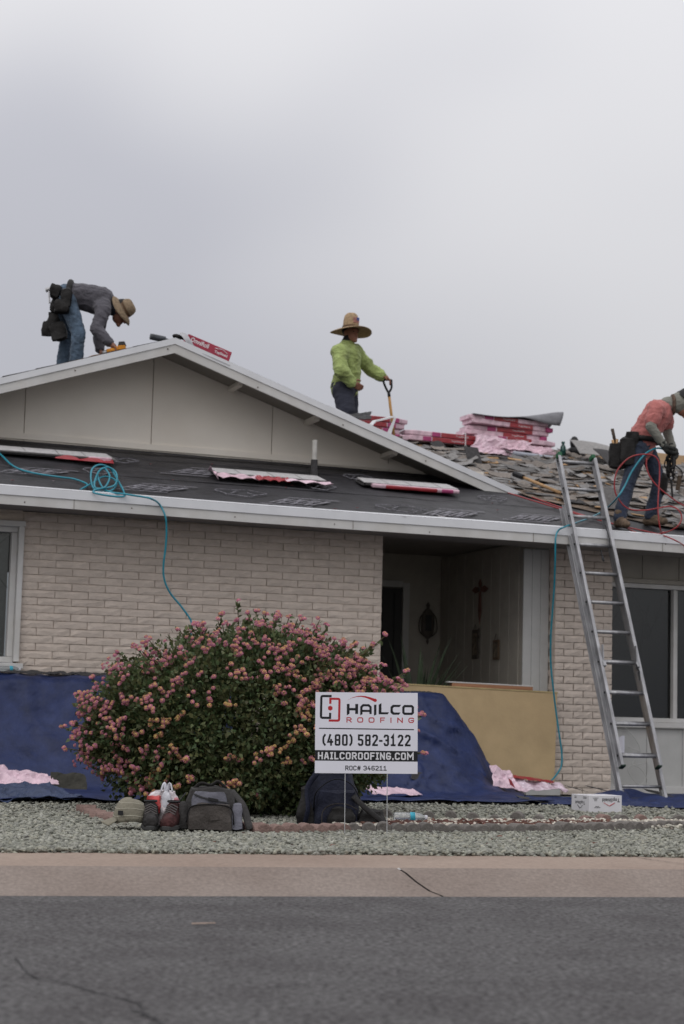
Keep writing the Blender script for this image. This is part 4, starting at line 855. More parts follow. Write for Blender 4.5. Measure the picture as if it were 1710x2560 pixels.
cloth('tarp', 'blue tarp draped along the foot of the brick wall at left', tarpL, 90, 60)
def tarpR(i, j):
    t = -1.35+2.5*i       # along the wall; right end slopes down to the ground
    u0 = t; drop = max(0, (t-.36)/.66); u = u0+.0*j
    top = .93*(1-drop**1.2) if drop < 1 else .0
    top = max(top, .03); sp = .55+.2*(1-top)
    pr = [(-.22, max(.03, top*.98)), (-.48, top), (-.60, top*.94), (-.60-sp*.45, top*.45+.02), (-.65-sp, .05), (-.9-sp, .03), (-2.06, .025)]
    v, z = pl(pr, j); f = .04*nz((u, z*1.5, v), 2.2)+.018*nz((u, z*5, 2), 5)+.05*max(0, 1-4*abs(nz((u+z*.6, z*1.2, 3), 2.4, 2)))**2+.03*max(0, 1-5*abs(nz((u-z*.9, z*.8, 8), 3.1, 5)))**2; g = .05*abs(nz((u*1.3, v*4, 5), 1.8)) if z < .1 else 0
    k_ = max(0, min(1, (t+.3)/.7)); return H(u+.42*(max(v, -1.5)+.55)*k_*(1 if v < -.55 else 0)+.015*nz((u, v, z), 5), v-f, z+g)
cloth('tarp', 'blue tarp draped over a low hedge between the lantana and the tan board', tarpR, 80, 60)
def tarpG(i, j):
    u = .62+3.4*i; f0 = -2.08-.62*max(0, u-1.0)+.1*max(0, u-2)**2; v = f0+(-.5-f0)*j+(.05*math.sin(u*4) if j < .02 else 0)
    g = .035+.10*abs(nz((u*1.2, v*2.6, 2), 1.5))*(1-abs(2*j-1)**4)+.03*nz((u*3, v*6, 4), 1.7)*(1-abs(2*j-1)**3)
    hump = .16*math.exp(-((u-2.12)/.26)**2-((v+.68)/.22)**2)+.10*math.exp(-((u-1.55)/.3)**2-((v+1.15)/.12)**2)
    if u < 1.75: v = f0+(.75+.8*max(0, (u-1.35))/.4 if u > 1.35 else .75)*j
    return H(u, v, max(.012, g+hump*(1-j**6)-.02))
cloth('tarp', 'blue tarp lying crumpled on the ground under the ladder', tarpG, 90, 36)
b = MB(); b.box((.80, -.07, .56), (1.86, .016, .90)); o = b.build('board', tanboard, None, bevel=.003); o.location = HO; o.rotation_euler = (0, .022, HA); tag(o, 'tan sheet of board closing off the lower half of the porch', 'board')
b = MB(); b.box((.80, -.068, 1.014), (1.87, .03, .014)); q = b.build('top_edge', mat('tan_edge_strip', (.42, .33, .17), .6), o, bevel=.002)
b = MB(); b.box((1.07, -.01, 1.028), (.84, .07, .035)); o = b.build('beam', mat('red_brown_timber', (.30, .15, .085), .7, .2, 5, .2, 40, stretch=(.6, 6, 6)), None, bevel=.003); o.location = HO+Vector((0, 0, .005)); o.rotation_euler = (0, .018, HA); tag(o, 'red brown timber laid along the top of the tan board', 'timber'); b = MB(); b.box((1.05, -.01, 1.052), (.88, .072, .012)); b.build('white_cap', whitep, o, bevel=.002)
b = MB(); b.box((1.6, -.05, .05), (.36, .12, .10)); o = b.build('kick_board', porchlt, house)
# wall ornaments in the porch
def hm(u, v, z): return Matrix.Translation(H(u, v, z)) @ Matrix.Rotation(HA, 4, 'Z')
dk = mat('dark_iron', (.085, .072, .062), .6); redorn = mat('red_brown_ornament', (.15, .075, .058), .6)
t = thing('wall_cross', 'red brown decorative cross hung on the porch side wall', 'cross'); t.matrix_world = hm(1.488, 1.20, 2.03)
b = MB()
for a in range(4):
    d = [(0, 1), (0, -1), (1, 0), (-1, 0)][a]; ln = [.11, .36, .20, .20][a]
    b.prism([(-.004, d[0]*.02-d[1]*.02, d[1]*.02-d[0]*.02), (-.004, d[0]*.02+d[1]*.02, d[1]*.02+d[0]*.02), (-.004, d[0]*ln*.6+d[1]*.035, d[1]*ln*.6+d[0]*.035), (-.004, d[0]*ln, d[1]*ln), (-.004, d[0]*ln*.6-d[1]*.035, d[1]*ln*.6-d[0]*.035)], (.010, 0, 0))
b.build('cross_arms', redorn, t); b = MB(); b.ell((-.008, 0, 0), (.02, .05, .05)); b.build('centre_boss', dk, t); b = MB(); b.tube([(-.002, 0, -.40), (-.004, .01, -.55), (-.004, -.01, -.66)], .008, 6); b.ell((-.005, 0, -.48), (.02, .04, .05)); b.build('hanging_cord', dk, t)
for lab, vv, zc, w, hh in (('small dark framed plaque below the porch cross', 1.30, 1.47, .15, .30), ('smaller brown plaque to the right of the framed one in the porch', .78, 1.40, .14, .20)):
    t = thing('wall_plaque', lab, 'plaque'); t.matrix_world = hm(1.49, vv, zc)
    b = MB(); b.box((0, 0, 0), (.016, w, hh)); b.build('frame', dk if 'dark' in lab else mat('brown_plaque', (.13, .09, .06), .7), t, bevel=.004); b = MB(); b.box((-.0095, 0, 0), (.003, w*.7, hh*.75)); b.build('picture', mat('plaque_face', (.16, .13, .10), .7, .4, 20), t); b = MB(); b.tube([(-.002, -w*.3, hh/2), (-.002, 0, hh/2+.06), (-.002, w*.3, hh/2)], .003, 5); b.build('cord', dk, t)
t = thing('wall_sconce', 'ornate dark lantern shaped mirror on the porch back wall', 'ornament'); t.matrix_world = hm(1.36, 2.28, 1.72) @ Matrix.Scale(.78, 4)
b = MB(); b.lathe([(0, -.30), (.02, -.26), (.012, -.22), (.06, -.18), (.09, -.12), (.10, .0), (.09, .12), (.06, .17), (.02, .21), (.03, .25), (0, .30)], (0, 0, 0), Matrix.Diagonal((1, .25, 1)), 12); b.build('body', dk, t, smooth=True); b = MB(); b.box((0, -.028, 0), (.09, .01, .22)); b.build('glass', mat('dark_mirror', (.05, .05, .05), .2), t)
for s in (-1, 1): b = MB(); b.tube(smoothpts([(s*.06, -.01, -.18), (s*.13, -.01, -.1), (s*.12, -.01, .06), (s*.07, -.01, .14)], 4), .008, 6); b.build('scroll', dk, t)
t = thing('porch_plant', 'spiky leaved plant in the porch behind the tan board', 'plant', H(.50, .42, .06)); b = MB(); b.lathe([(0, 0), (.13, 0), (.17, .30), (.18, .32), (.15, .32), (.13, .28), (0, .28)], (0, 0, 0), None, 18); b.build('pot', stonepink, t, smooth=True)
r = random.Random(4); green = mat('dark_spiky_leaf', (.06, .085, .05), .5, .25, 8, 0, spec=.4)
for k in range(26):
    a = r.uniform(0, 6.28); ln = r.uniform(.85, 1.25); sp = r.uniform(.05, .45); w = r.uniform(.026, .045); b = MB(); d = Vector((math.cos(a), math.sin(a), 0)); s = Vector((-d.y, d.x, 0))
    b.grid(lambda i, j: d*(.05+sp*i**1.8)+s*(w*(j-.5)*2*(1-i**2.5))+Vector((0, 0, .26+ln*(i-.18*sp*i*i)+.01*abs(j-.5))), 6, 2); b.v = [tuple(p) for p in b.v]; b.build('leaf', green, t)
hose('wall_cable', 'thin grey cable looped on the panelled wall behind the ladder', [(2.853, 18.271, 0.672), (2.981, 18.316, 0.536), (3.024, 18.331, 0.419), (2.935, 18.268, 0.300), (3.020, 18.298, 0.262), (3.092, 18.303, 0.146), (3.039, 18.284, 0.047)], .004, porchlt, 6)['category'] = 'cable'
hose('wall_cable', 'wide loop of grey cable on the panelled wall right of the ladder', [(2.895, 18.275, 0.464), (3.018, 18.297, 0.419), (3.092, 18.302, 0.323), (3.092, 18.303, 0.205), (3.026, 18.279, 0.098), (2.932, 18.246, 0.163), (2.902, 18.256, 0.268), (3.082, 18.320, 0.314)], .004, porchlt, 6)['category'] = 'cable'
b = MB(); b.grid(lambda i, j: (.14*(i-.5), .02*math.sin(6*i), .20*(j-.5)+.01*math.sin(9*i)), 5, 5); o = b.build('paper_bag', signw, None, solid=.003); o.matrix_world = hm(2.58, .24, .47); tag(o, 'small white plastic bag hanging on the wall behind the ladder rails', 'bag')

# ---------------------------------------------------------------- flowering lantana
bush = thing('lantana_shrub', 'large rounded lantana shrub covered in pink and orange flower heads', 'shrub', (-.64, 13.1, 0))
bush.scale = (.955, .97, .945)
BL = [((.0, 0, .66), (1.02, .92, .66)), ((-.42, -.05, .60), (.74, .70, .52)), ((.40, -.05, .62), (.68, .72, .55)), ((.12, 0, .86), (.76, .70, .50)), ((.0, -.1, .34), (.74, .76, .38)), ((.55, -.1, .80), (.50, .5, .36)), ((-.70, -.1, .56), (.46, .5, .30))]
def bsurf(n, rin, rout):
    """points in the shell of the union of the lobes, with outward normals"""
    out = []; nor = []
    while sum(len(x) for x in out) < n:
        k = RNG.integers(0, len(BL)); c, a = np.array(BL[k][0]), np.array(BL[k][1]); m = 4000
        d = RNG.normal(size=(m, 3)); d /= np.linalg.norm(d, axis=1, keepdims=True)
        lump = 1 + .09*np.sin(d[:, 0]*9+k)*np.sin(d[:, 2]*8+k*2)+.045*np.sin(d[:, 1]*13+d[:, 0]*7)
        rr_ = RNG.uniform(rin, rout, m)*lump; p = c + d*a*rr_[:, None]; ok = p[:, 2] > .03
        for q, (c2, a2) in enumerate(BL):
            if q != k: ok &= (((p-np.array(c2))/np.array(a2))**2).sum(1) > min(rin, .93)**2
        nn_ = d/a; nn_ /= np.linalg.norm(nn_, axis=1, keepdims=True); sel = RNG.permutation(np.nonzero(ok)[0])[:max(1, int((90 if n < 5000 else 500)*(a[0]*a[2])))]
        out.append(p[sel]); nor.append(nn_[sel])
    return np.concatenate(out)[:n], np.concatenate(nor)[:n]
def leaves(P, Nn, size, jit, droop=.0):
    n = len(P); d = Nn + RNG.normal(0, jit, (n, 3)); d[:, 2] += RNG.uniform(-.5, .4, n)-droop; d /= np.linalg.norm(d, axis=1, keepdims=True)
    s = np.cross(d, RNG.normal(size=(n, 3))); s /= np.linalg.norm(s, axis=1, keepdims=True); up = np.cross(s, d)
    Lf = RNG.uniform(size*.6, size*1.25, (n, 1)); w = Lf*RNG.uniform(.28, .36, (n, 1))
    v = np.stack([P, P+d*Lf*.45+s*w+up*Lf*.10, P+d*Lf-up*Lf*.12, P+d*Lf*.45-s*w+up*Lf*.10, P+d*Lf*.5], 1)
    i = np.arange(n)[:, None]*5; F = np.concatenate([i+np.array([[0, 1, 4]]), i+np.array([[1, 2, 4]]), i+np.array([[2, 3, 4]]), i+np.array([[3, 0, 4]])])
    return v.reshape(-1, 3), F
P1, N1 = bsurf(38000, .82, 1.09); P2_, N2 = bsurf(20000, .45, .88)
V1, F1 = leaves(P1, N1, .043, .6); V2, F2 = leaves(P2_, N2, .060, .8)
V = np.concatenate([V1, V2]); F = np.concatenate([F1, F2+len(V1)])
n = len(P1)+len(P2_); c = RNG.uniform(.55, 1.35, (n, 1))*np.array([[1, 1, 1]]); c[:, 0] *= RNG.uniform(.8, 1.35, n); c = np.concatenate([c, np.ones((n, 1))], 1)
tag(stuffmesh('leaves', V, F, leafm, np.repeat(c, 5, 0), bush), kind='stuff')
rb = random.Random(3)
for k in range(22):
    a = rb.uniform(0, 6.28); e = rb.uniform(.3, 1.2); ln = rb.uniform(.6, 1.0); d = Vector((math.cos(a)*math.cos(e), math.sin(a)*math.cos(e)*.8, math.sin(e)))
    b = MB(); b.tube(smoothpts([(d.x*.05, d.y*.05, 0), tuple(d*ln*.5+Vector((0, 0, .1))), tuple(d*ln+Vector((0, 0, .05)))], 4), [.012-.0007*q for q in range(9)], 6); b.build('stem', stemm, bush, smooth=True)
# stray sprigs above the outline
def floret_mesh(seed, scheme):
    r = random.Random(seed); b = MB(); n = 19
    for k in range(n):
        ph = math.acos(1-1.02*(k+.5)/n); th = 2.4*k; d = Vector((math.sin(ph)*math.cos(th), math.sin(ph)*math.sin(th), math.cos(ph)))
        s = d.orthogonal().normalized(); t = d.cross(s); c = d*.0185; q = .0068*r.uniform(.85, 1.2); a = r.uniform(0, 1.5)
        pts = [c+(s*math.cos(a+1.5708*i)+t*math.sin(a+1.5708*i))*q*(1.25 if i % 2 else 1.0)+d*.0015*(1 if i % 2 else -1) for i in range(4)]
        inner = k < n*(.15 if scheme == 0 else .38 if scheme == 1 else .62); core = k < n*(.0 if scheme == 0 else .10 if scheme == 1 else .25)
        b.add(pts, [(0, 1, 2, 3)], 2 if core else (1 if inner or (scheme == 2 and k % 2) else 0))
    return b.mesh('flower_head', [fpink, forange, fyellow])
FM = [floret_mesh(s, s % 3) for s in range(9)]
CORE = MB(); CORE.ell((0, 0, .004), (.030, .030, .026), n=8)
PF, NF = bsurf(2600, 1.05, 1.13)
w = []; 
for p, q in zip(PF, NF):
    if q[1] > .15: continue            # the far side
    side = .30 + .62*min(1, max(0, (p[2]-.22)/.5)) + .5*max(0, -p[0])*.9
    if p[2] < .16: side = .02
    if p[0] > .2 and p[2] < .45: side *= .4
    if rb.random() < side*.40: w.append((p, q))
rb.shuffle(w); cl = []
for p, q in w:
    cl.append((p, q))
    for _ in range(rb.choice((1, 1, 2, 3, 4))): 
        o2 = np.array([rb.uniform(-.042, .042), rb.uniform(-.03, .03), rb.uniform(-.036, .036)]); cl.append((p+o2, q))
cl.sort(key=lambda e_: e_[1][1]+.3*rb.random()); cl = cl[:1400]; cl.sort(key=lambda e_: e_[1][1]); print('flowers', len(cl)); extra = MB()
for k, (p, q) in enumerate(cl):
    me = FM[rb.choice((0, 3, 3, 6, 1, 4, 7)) if p[2] > .80 or p[0] < -.65 else rb.choice((1, 4, 7, 2, 5, 8, 1, 0))]
    d = Vector(q); d.z += .45; d.y -= .25; d = d.normalized(); s = rb.uniform(.66, 1.02); loc = Vector(p)+d*.022
    if k < 300: o = inst('flower_head', me, bush, loc, d.to_track_quat('Z', 'Y').to_euler(), (s, s, s))
    else:
        M4 = Matrix.Translation(loc) @ d.to_track_quat('Z', 'Y').to_matrix().to_4x4() @ Matrix.Scale(s, 4); off = len(extra.v)
        extra.v += [tuple(M4 @ v.co) for v in me.vertices]; extra.f += [tuple(i+off for i in f.vertices) for f in me.polygons]; extra.m += [f.material_index for f in me.polygons]
tag(extra.build('flower_heads', [fpink, forange, fyellow], bush), 'smaller and farther lantana flower heads', kind='stuff')
SPR = [(0.332, 12.900, 1.274), (-1.121, 12.900, 1.274), (-1.317, 12.700, 1.191), (-1.370, 12.700, 1.120), (-0.862, 13.000, 1.356), (-0.265, 13.000, 1.386), (0.478, 12.900, 1.019), (0.392, 12.800, 0.945), (0.578, 12.500, 0.714), (0.592, 12.400, 0.474), (-0.137, 13.000, 1.375), (0.123, 13.000, 1.211), (-0.648, 13.000, 1.356), (-0.450, 13.000, 1.378), (-1.519, 12.800, 0.939), (0.176, 12.300, 0.359), (0.437, 12.900, 0.962), (0.466, 12.900, 0.921), (-0.981, 12.900, 1.306)]
sv = []; sn = []
PS, NS = bsurf(260, 1.0, 1.04)
for p_, n_ in zip(PS, NS):
    if n_[1] < .4 and (n_[2] > .25 or abs(n_[0]) > .75) and p_[2] > .3 and len(SPR) < 92: d_ = Vector(n_)+Vector((rb.uniform(-.5, .5), rb.uniform(-.4, .2), rb.uniform(.1, .8))); SPR.append(tuple(bush.location+Vector(p_)+d_.normalized()*rb.uniform(.04, .13)))
for p in SPR:
    e = Vector(p)-bush.location; e = Vector((e.x/.955, e.y/.97, e.z/.945)); base = Vector((e.x*.80, e.y*.6, e.z*.84)); b = MB(); b.tube(smoothpts([tuple(base), tuple((base+e)/2+Vector((0, 0, .012))), tuple(e)], 4), [.004]*8+[.002], 5); b.build('stem', stemm, bush)
    for q in range(rb.choice((1, 2, 3))):
        o = inst('flower_head', FM[rb.choice((0, 3, 6, 1))], bush, e+Vector((rb.uniform(-.022, .022), rb.uniform(-.02, .02), rb.uniform(-.012, .016))), (rb.uniform(-.2, 1.0), rb.uniform(-.5, .5), 0), (.9,)*3)
    for q in range(14):
        t = rb.uniform(0, .95); pp = base*(1-t)+e*t; sv.append(tuple(pp)); sn.append(((e-base).normalized()+Vector((rb.uniform(-1, 1), rb.uniform(-1, 1), rb.uniform(-.6, .6)))).normalized()[:])
Vs, Fs = leaves(np.array(sv), np.array(sn), .045, .3); cs = np.concatenate([RNG.uniform(.8, 1.3, (len(sv), 1))*np.ones((1, 3)), np.ones((len(sv), 1))], 1)
tag(stuffmesh('sprig_leaves', Vs, Fs, leafm, np.repeat(cs, 5, 0), bush), kind='stuff')

# ---------------------------------------------------------------- edging stones
def edging_mesh(r_, ln, m):
    b = MB(); n = 9; pr = [(r_*math.cos(math.pi*i/n), r_*1.05*math.sin(math.pi*i/n)) for i in range(n+1)]; pr = [(r_, -.03)] + pr + [(-r_, -.03)]
    b.prism([(x, 0, z) for x, z in pr], (0, ln, 0)); return b.mesh('edging_stone', m)
EM = [edging_mesh(.046, .11, stonegrey), edging_mesh(.046, .11, stonepink)]
def row(pts, step, label, group, pick, sink=(0, .008)):
    L_ = sum(math.dist(a, c) for a, c in zip(pts, pts[1:])); n = int(L_/step); r = random.Random(len(label))
    for k in range(n+1):
        p = pl(pts, k/max(1, n)); q = pl(pts, min(1, k/max(1, n)+.01)); a = math.atan2(q[1]-p[1], q[0]-p[0]) if k < n else a
        o = inst('edging_stone', EM[pick(k, p)], None, (p[0], p[1], .014-r.uniform(*sink)), (r.uniform(-.03, .03), r.uniform(-.05, .05), a-.12+r.uniform(-.1, .1)), (r.uniform(.95, 1.08), 1, r.uniform(.9, 1.05))); q2 = o.modifiers.new('b', 'BEVEL'); q2.width = .006; q2.segments = 2; q2.limit_method = 'ANGLE'; tag(o, label, 'edging stone', group)
row([(0.122, 11.247, 0.000), (0.402, 11.281, 0.000), (0.902, 11.439, 0.000), (1.431, 11.726, 0.000), (1.891, 12.072, 0.000), (2.378, 12.440, 0.000)], .092, 'half round grey concrete edging stone in the long front row right of the sign', 'front row of grey edging stones', lambda k, p: 0)
row([(-0.660, 11.126, 0.000), (-0.457, 10.869, 0.000), (-0.271, 10.942, 0.000), (-0.083, 11.052, 0.000), (0.066, 11.186, 0.000)], .094, 'half round pinkish edging stone in the front row by the backpacks', 'front row of pink edging stones', lambda k, p: 1)
row([(-1.774, 12.706, 0.000), (-1.632, 12.170, 0.000), (-1.489, 11.772, 0.000), (-1.395, 11.466, 0.000)], .20, 'half round pinkish edging stone left of the cap', 'left group of pink edging stones', lambda k, p: 1, (0, .02))
row([(0.360, 12.880, 0.000), (0.682, 12.925, 0.000), (1.159, 12.939, 0.000), (1.577, 12.928, 0.000)], .150, 'half sunk grey edging stone in the short back row behind the bottle', 'back row of edging stones', lambda k, p: 0, (.0, .025))
row([(1.653, 12.864, 0.000), (2.071, 13.045, 0.000), (2.450, 13.111, 0.000)], .135, 'half sunk reddish edging stone in the back row at the right edge', 'right back row of edging stones', lambda k, p: 1 if k % 3 else 0, (.0, .02))

# ---------------------------------------------------------------- things on the gravel
def soft(segs, name, m, parent, voxel=.010, wr=.004, fr=14, smooth_it=6):
    o = blob(segs, name, m, voxel, wr, fr, smooth_it); o.parent = parent; return o
def blob(segs, name, m, voxel=.010, wr=.0, fr=12, smooth_it=4, seed=0):
    """one continuous surface around tapered round bars (p0, p1, r0, r1) and ellipsoids ('e', c, dims, R)"""
    b = MB()
    for s in segs:
        if s[0] == 'e': b.ell(s[1], s[2], s[3] if len(s) > 3 else None, n=16); continue
        p, q, r0, r1 = Vector(s[0]), Vector(s[1]), s[2], s[3]; d = (q-p); ln = d.length; d = d.normalized() if ln > 1e-6 else Vector((0, 0, 1))
        pts = []; rs = []
        for k in range(4): a = math.pi/2*(1-k/3.5); pts.append(p-d*r0*math.sin(a)); rs.append(max(.0015, r0*math.cos(a)))
        for k in range(5): t = k/4; pts.append(p+d*ln*t); rs.append(r0+(r1-r0)*t)
        for k in range(4): a = math.pi/2*(k+.5)/3.5; pts.append(q+d*r1*math.sin(min(a, 1.55))); rs.append(max(.0015, r1*math.cos(min(a, 1.5))))
        b.tube(pts, rs, 12)
    me = b.mesh(name, m); o = bpy.data.objects.new(name, me); COL.objects.link(o)
    q = o.modifiers.new('r', 'REMESH'); q.mode = 'VOXEL'; q.voxel_size = voxel; q.use_smooth_shade = True
    q = o.modifiers.new('s', 'SMOOTH'); q.factor = .5; q.iterations = smooth_it
    dg = bpy.context.evaluated_depsgraph_get(); m2 = bpy.data.meshes.new_from_object(o.evaluated_get(dg)); o.modifiers.clear(); o.data = m2; m2.materials.clear(); m2.materials.append(m)
    if wr:
        n_ = len(m2.vertices); co = np.empty(n_*3, np.float32); m2.vertices.foreach_get('co', co); co = co.reshape(-1, 3); no = np.empty(n_*3, np.float32); m2.vertex_normals.foreach_get('vector', no); no = no.reshape(-1, 3)
        for k in range(n_):
            p = Vector(co[k]); f = noise.noise(p*fr+Vector((seed, 0, 0)))+.9*max(0, 1-3.5*abs(noise.noise(Vector((p.x*fr*.9+p.z*fr*.5, p.y*fr*.9, p.z*fr*1.5+seed)))))**1.5-.3+.4*noise.noise(p*fr*2.6); co[k] += no[k]*(wr*f)
        m2.vertices.foreach_set('co', co.ravel()); m2.update()
    m2.polygons.foreach_set('use_smooth', [True]*len(m2.polygons)); return o
bagdark = mat('charcoal_nylon', (.036, .034, .034), .7, .2, 10, .35, 60); baggrey = mat('slate_grey_nylon', (.135, .135, .165), .65, .12, 8, .35, 60); navy = mat('navy_nylon', (.010, .012, .026), .7, .25, 8, .35, 50)
# grey backpack: a boxy lying pack
def puffbox(name, c, d, m, parent, amp=.012, fr=9, taper=.85, seed=0, rot=None, rnd=.55, n=10):
    """rounded cushion box with wrinkles"""
    b = MB(); R_ = rot if rot is not None else Matrix.Identity(3)
    def pt(x, y, z):
        k = 1+(taper-1)*(z*.5+.5); ln = math.sqrt(x*x+y*y+z*z); q = Vector((x, y, z)); sp = q/ln
        q = q*(1-rnd*.5)+sp*rnd*.5*1.25; w = Vector((q.x*d[0]/2*k, q.y*d[1]/2*k, q.z*d[2]/2))
        f = amp*(nz(w+Vector(c), fr, seed)+.5*nz(w+Vector(c), fr*2.3, seed+2)); return tuple(Vector(c)+R_ @ (w+sp*f))
    for ax in range(3):
        for sg in (-1, 1):
            def fn(i, j):
                a_, b_ = 2*i-1, 2*j-1; v = [0, 0, 0]; v[ax] = sg; v[(ax+1) % 3] = a_ if sg > 0 else b_; v[(ax+2) % 3] = b_ if sg > 0 else a_; return pt(*v)
            b.grid(fn, n, n)
    o = b.build(name, m, parent, smooth=True); return o
t = thing('backpack', 'grey and charcoal backpack lying on the gravel in front of the shrub', 'bag', (-.735, 10.95, .012), .06)
brn = mat('brown_grey_nylon', (.060, .052, .048), .7, .2, 9, .35, 60)
puffbox('main_compartment', (0, .02, .125), (.34, .24, .25), bagdark, t, .014, 10, .72, 1)
puffbox('top_panel', (-.005, -.055, .178), (.225, .11, .10), baggrey, t, .008, 14, .80, 2)
puffbox('front_pocket', (.0, -.10, .080), (.265, .10, .15), brn, t, .014, 12, .88, 3)
puffbox('side_panel', (.160, -.03, .085), (.07, .19, .15), baggrey, t, .010, 12, .7, 4); puffbox('side_panel', (-.160, -.02, .085), (.06, .17, .15), bagdark, t, .010, 12, .7, 5)
def band_(name, pts, w, m, parent, k=5): b = MB(); b.tube(smoothpts(pts, k), w, 8, flat=.35); return b.build(name, m, parent, smooth=True)
band_('zip', [(-.135, -.135, .05), (-.125, -.142, .12), (-.09, -.146, .148), (0, -.148, .155), (.09, -.146, .148), (.13, -.14, .12), (.14, -.13, .04)], .006, blackp, t)
band_('zip', [(-.105, -.10, .215), (-.05, -.108, .195), (.0, -.118, .185), (.05, -.118, .172), (.105, -.105, .165)], .006, blackp, t)
band_('carry_handle', [(-.10, -.01, .235), (-.06, -.02, .272), (.0, -.02, .262), (.04, -.02, .285), (.09, .0, .245)], .015, bagdark, t)
band_('shoulder_strap', [(-.15, .02, .21), (-.20, -.05, .14), (-.215, -.10, .06), (-.19, -.13, .015)], .011, blackp, t); band_('shoulder_strap', [(.12, .04, .23), (.19, -.02, .15), (.225, -.07, .05), (.24, -.08, .012)], .030, bagdark, t)
b = MB(); b.box((.015, -.128, .182), (.06, .010, .020), Matrix.Rotation(.18, 3, 'Y')); b.build('buckle', blackp, t, bevel=.003); b = MB(); b.box((.025, -.152, .075), (.05, .006, .02), Matrix.Rotation(-.1, 3, 'Y')); b.build('logo_patch', brn, t)
# navy rucksack
t = thing('backpack', 'large navy rucksack slumped behind the sign against the shrub', 'bag', (.02, 11.80, 0), -.05)
puffbox('main_compartment', (-.04, .06, .185), (.38, .26, .37), navy, t, .030, 6, .62, 7, rnd=.7)
puffbox('front_pocket', (.0, -.085, .115), (.29, .11, .22), navy, t, .022, 8, .75, 8)
puffbox('open_pocket', (.03, -.135, .065), (.19, .06, .12), leather, t, .018, 12, .7, 9)
puffbox('side_panel', (-.20, .02, .12), (.12, .20, .24), leather, t, .020, 9, .6, 10); puffbox('loose_flap', (.22, -.05, .055), (.20, .17, .11), leather, t, .026, 12, .6, 11)
band_('shoulder_strap', [(-.13, -.06, .34), (-.19, -.11, .24), (-.18, -.14, .12), (-.20, -.13, .015)], .022, navy, t); band_('shoulder_strap', [(.10, -.13, .20), (.18, -.15, .13), (.27, -.15, .06), (.33, -.13, .012)], .02, leather, t)
band_('pocket_seam', [(-.09, -.165, .02), (-.085, -.172, .10), (-.03, -.175, .145), (.06, -.175, .15), (.13, -.168, .12)], .005, brn, t); band_('seam', [(-.15, -.06, .10), (-.13, -.125, .22), (-.02, -.12, .30), (.09, -.11, .27), (.16, -.09, .15)], .006, blackp, t); band_('handle', [(-.08, -.0, .36), (-.05, -.02, .40), (.02, -.02, .40), (.04, .0, .36)], .014, navy, t)
# cap
t = thing('baseball_cap', 'khaki striped baseball cap with a small dark patch on the gravel', 'cap', (-1.20, 10.84, .024), rad(12))
capm = mat('khaki_twill', (.20, .185, .145), .85, .10, 14, .35, 70); b = MB()
def crown(i, j, k=1.0):
    a = 2*math.pi*i; ph = math.pi/2*j; r0 = math.cos(ph)**.62 if j < 1 else 0; front = .5-.5*math.cos(a)      # a = pi points to the visor
    z = (.030+(.128+.014*front)*math.sin(ph)**.95); return (r0*.098*k*math.cos(a)+.010*math.sin(ph), r0*.086*k*math.sin(a), z+.006*math.sin(3*a)*(1-j))
b.grid(crown, 32, 10); b.build('crown', capm, t, smooth=True, solid=.003)
b = MB(); b.grid(lambda i, j: (-.080-(.088*j)*math.cos((i-.5)*2.0), (.160*(i-.5))*(1-.18*j)-.035*j, .060-.030*j-.020*(2*(i-.5))**2), 14, 6); b.build('visor', capm, t, smooth=True, solid=.004)
for j in (.16, .38, .60):
    b = MB(); b.tube([crown(q/30, j, 1.012) for q in range(30)], .0022, 5, closed=True); b.build('stripe', mat('pale_stripe', (.42, .40, .33), .8), t)
b = MB(); b.box((-.060, -.082, .085), (.032, .005, .026), Matrix.Rotation(-.62, 3, 'Z')); b.build('patch', blackp, t); b = MB(); b.ell((.012, 0, .160), (.014, .014, .01)); b.build('button', capm, t); b = MB(); b.grid(lambda i, j: (.093-.004*abs(i-.5), -.035+.07*i, .035+.05*j), 6, 2); b.build('back_mesh', mat('tan_mesh', (.22, .17, .11), .8), t, solid=.003)
# shoes
def shoe(label, loc, rz, m, sole):
    t = thing('shoe', label, 'shoe', loc, rz); s = soft([((0, -.11, .040), (0, .05, .052), .044, .050), ((0, -.06, .052), (0, .07, .080), .046, .050), ((0, .05, .07), (0, .08, .115), .048, .047)], 'upper', m, t, .007, .004, 25)
    b = MB(); b.prism([(.054*math.sin(a), -.01-.150*math.cos(a) if math.cos(a) > 0 else -.01-.130*math.cos(a), .0) for a in [6.283*q/18 for q in range(18)]], (0, 0, .026)); b.build('sole', sole, t, bevel=.005)
    for k in range(4): b = MB(); b.tube([(-.034, -.055+.028*k, .088+.012*k), (0, -.060+.028*k, .106+.012*k), (.034, -.055+.028*k, .088+.012*k)], .005, 5); b.build('lace', mat('dark_lace', (.10, .09, .09), .8), t)
    b = MB(); b.lathe([(.036, 0), (.042, .008), (.036, .014)], (0, .075, .150), None, 14); b.build('collar', blackp, t); return t
shoe('black work shoe beside the khaki cap', (-1.075, 10.82, .018), .12, mat('black_suede', (.022, .02, .02), .8, .3, 20, .3, 60), mat('grey_sole', (.05, .05, .05), .8)); shoe('black and dark red work shoe in front of the white and red plastic bag', (-.955, 10.82, .018), -.1, mat('black_red_suede', (.045, .016, .016), .8, .5, 16, .3, 60), mat('grey_sole', (.05, .05, .05), .8))
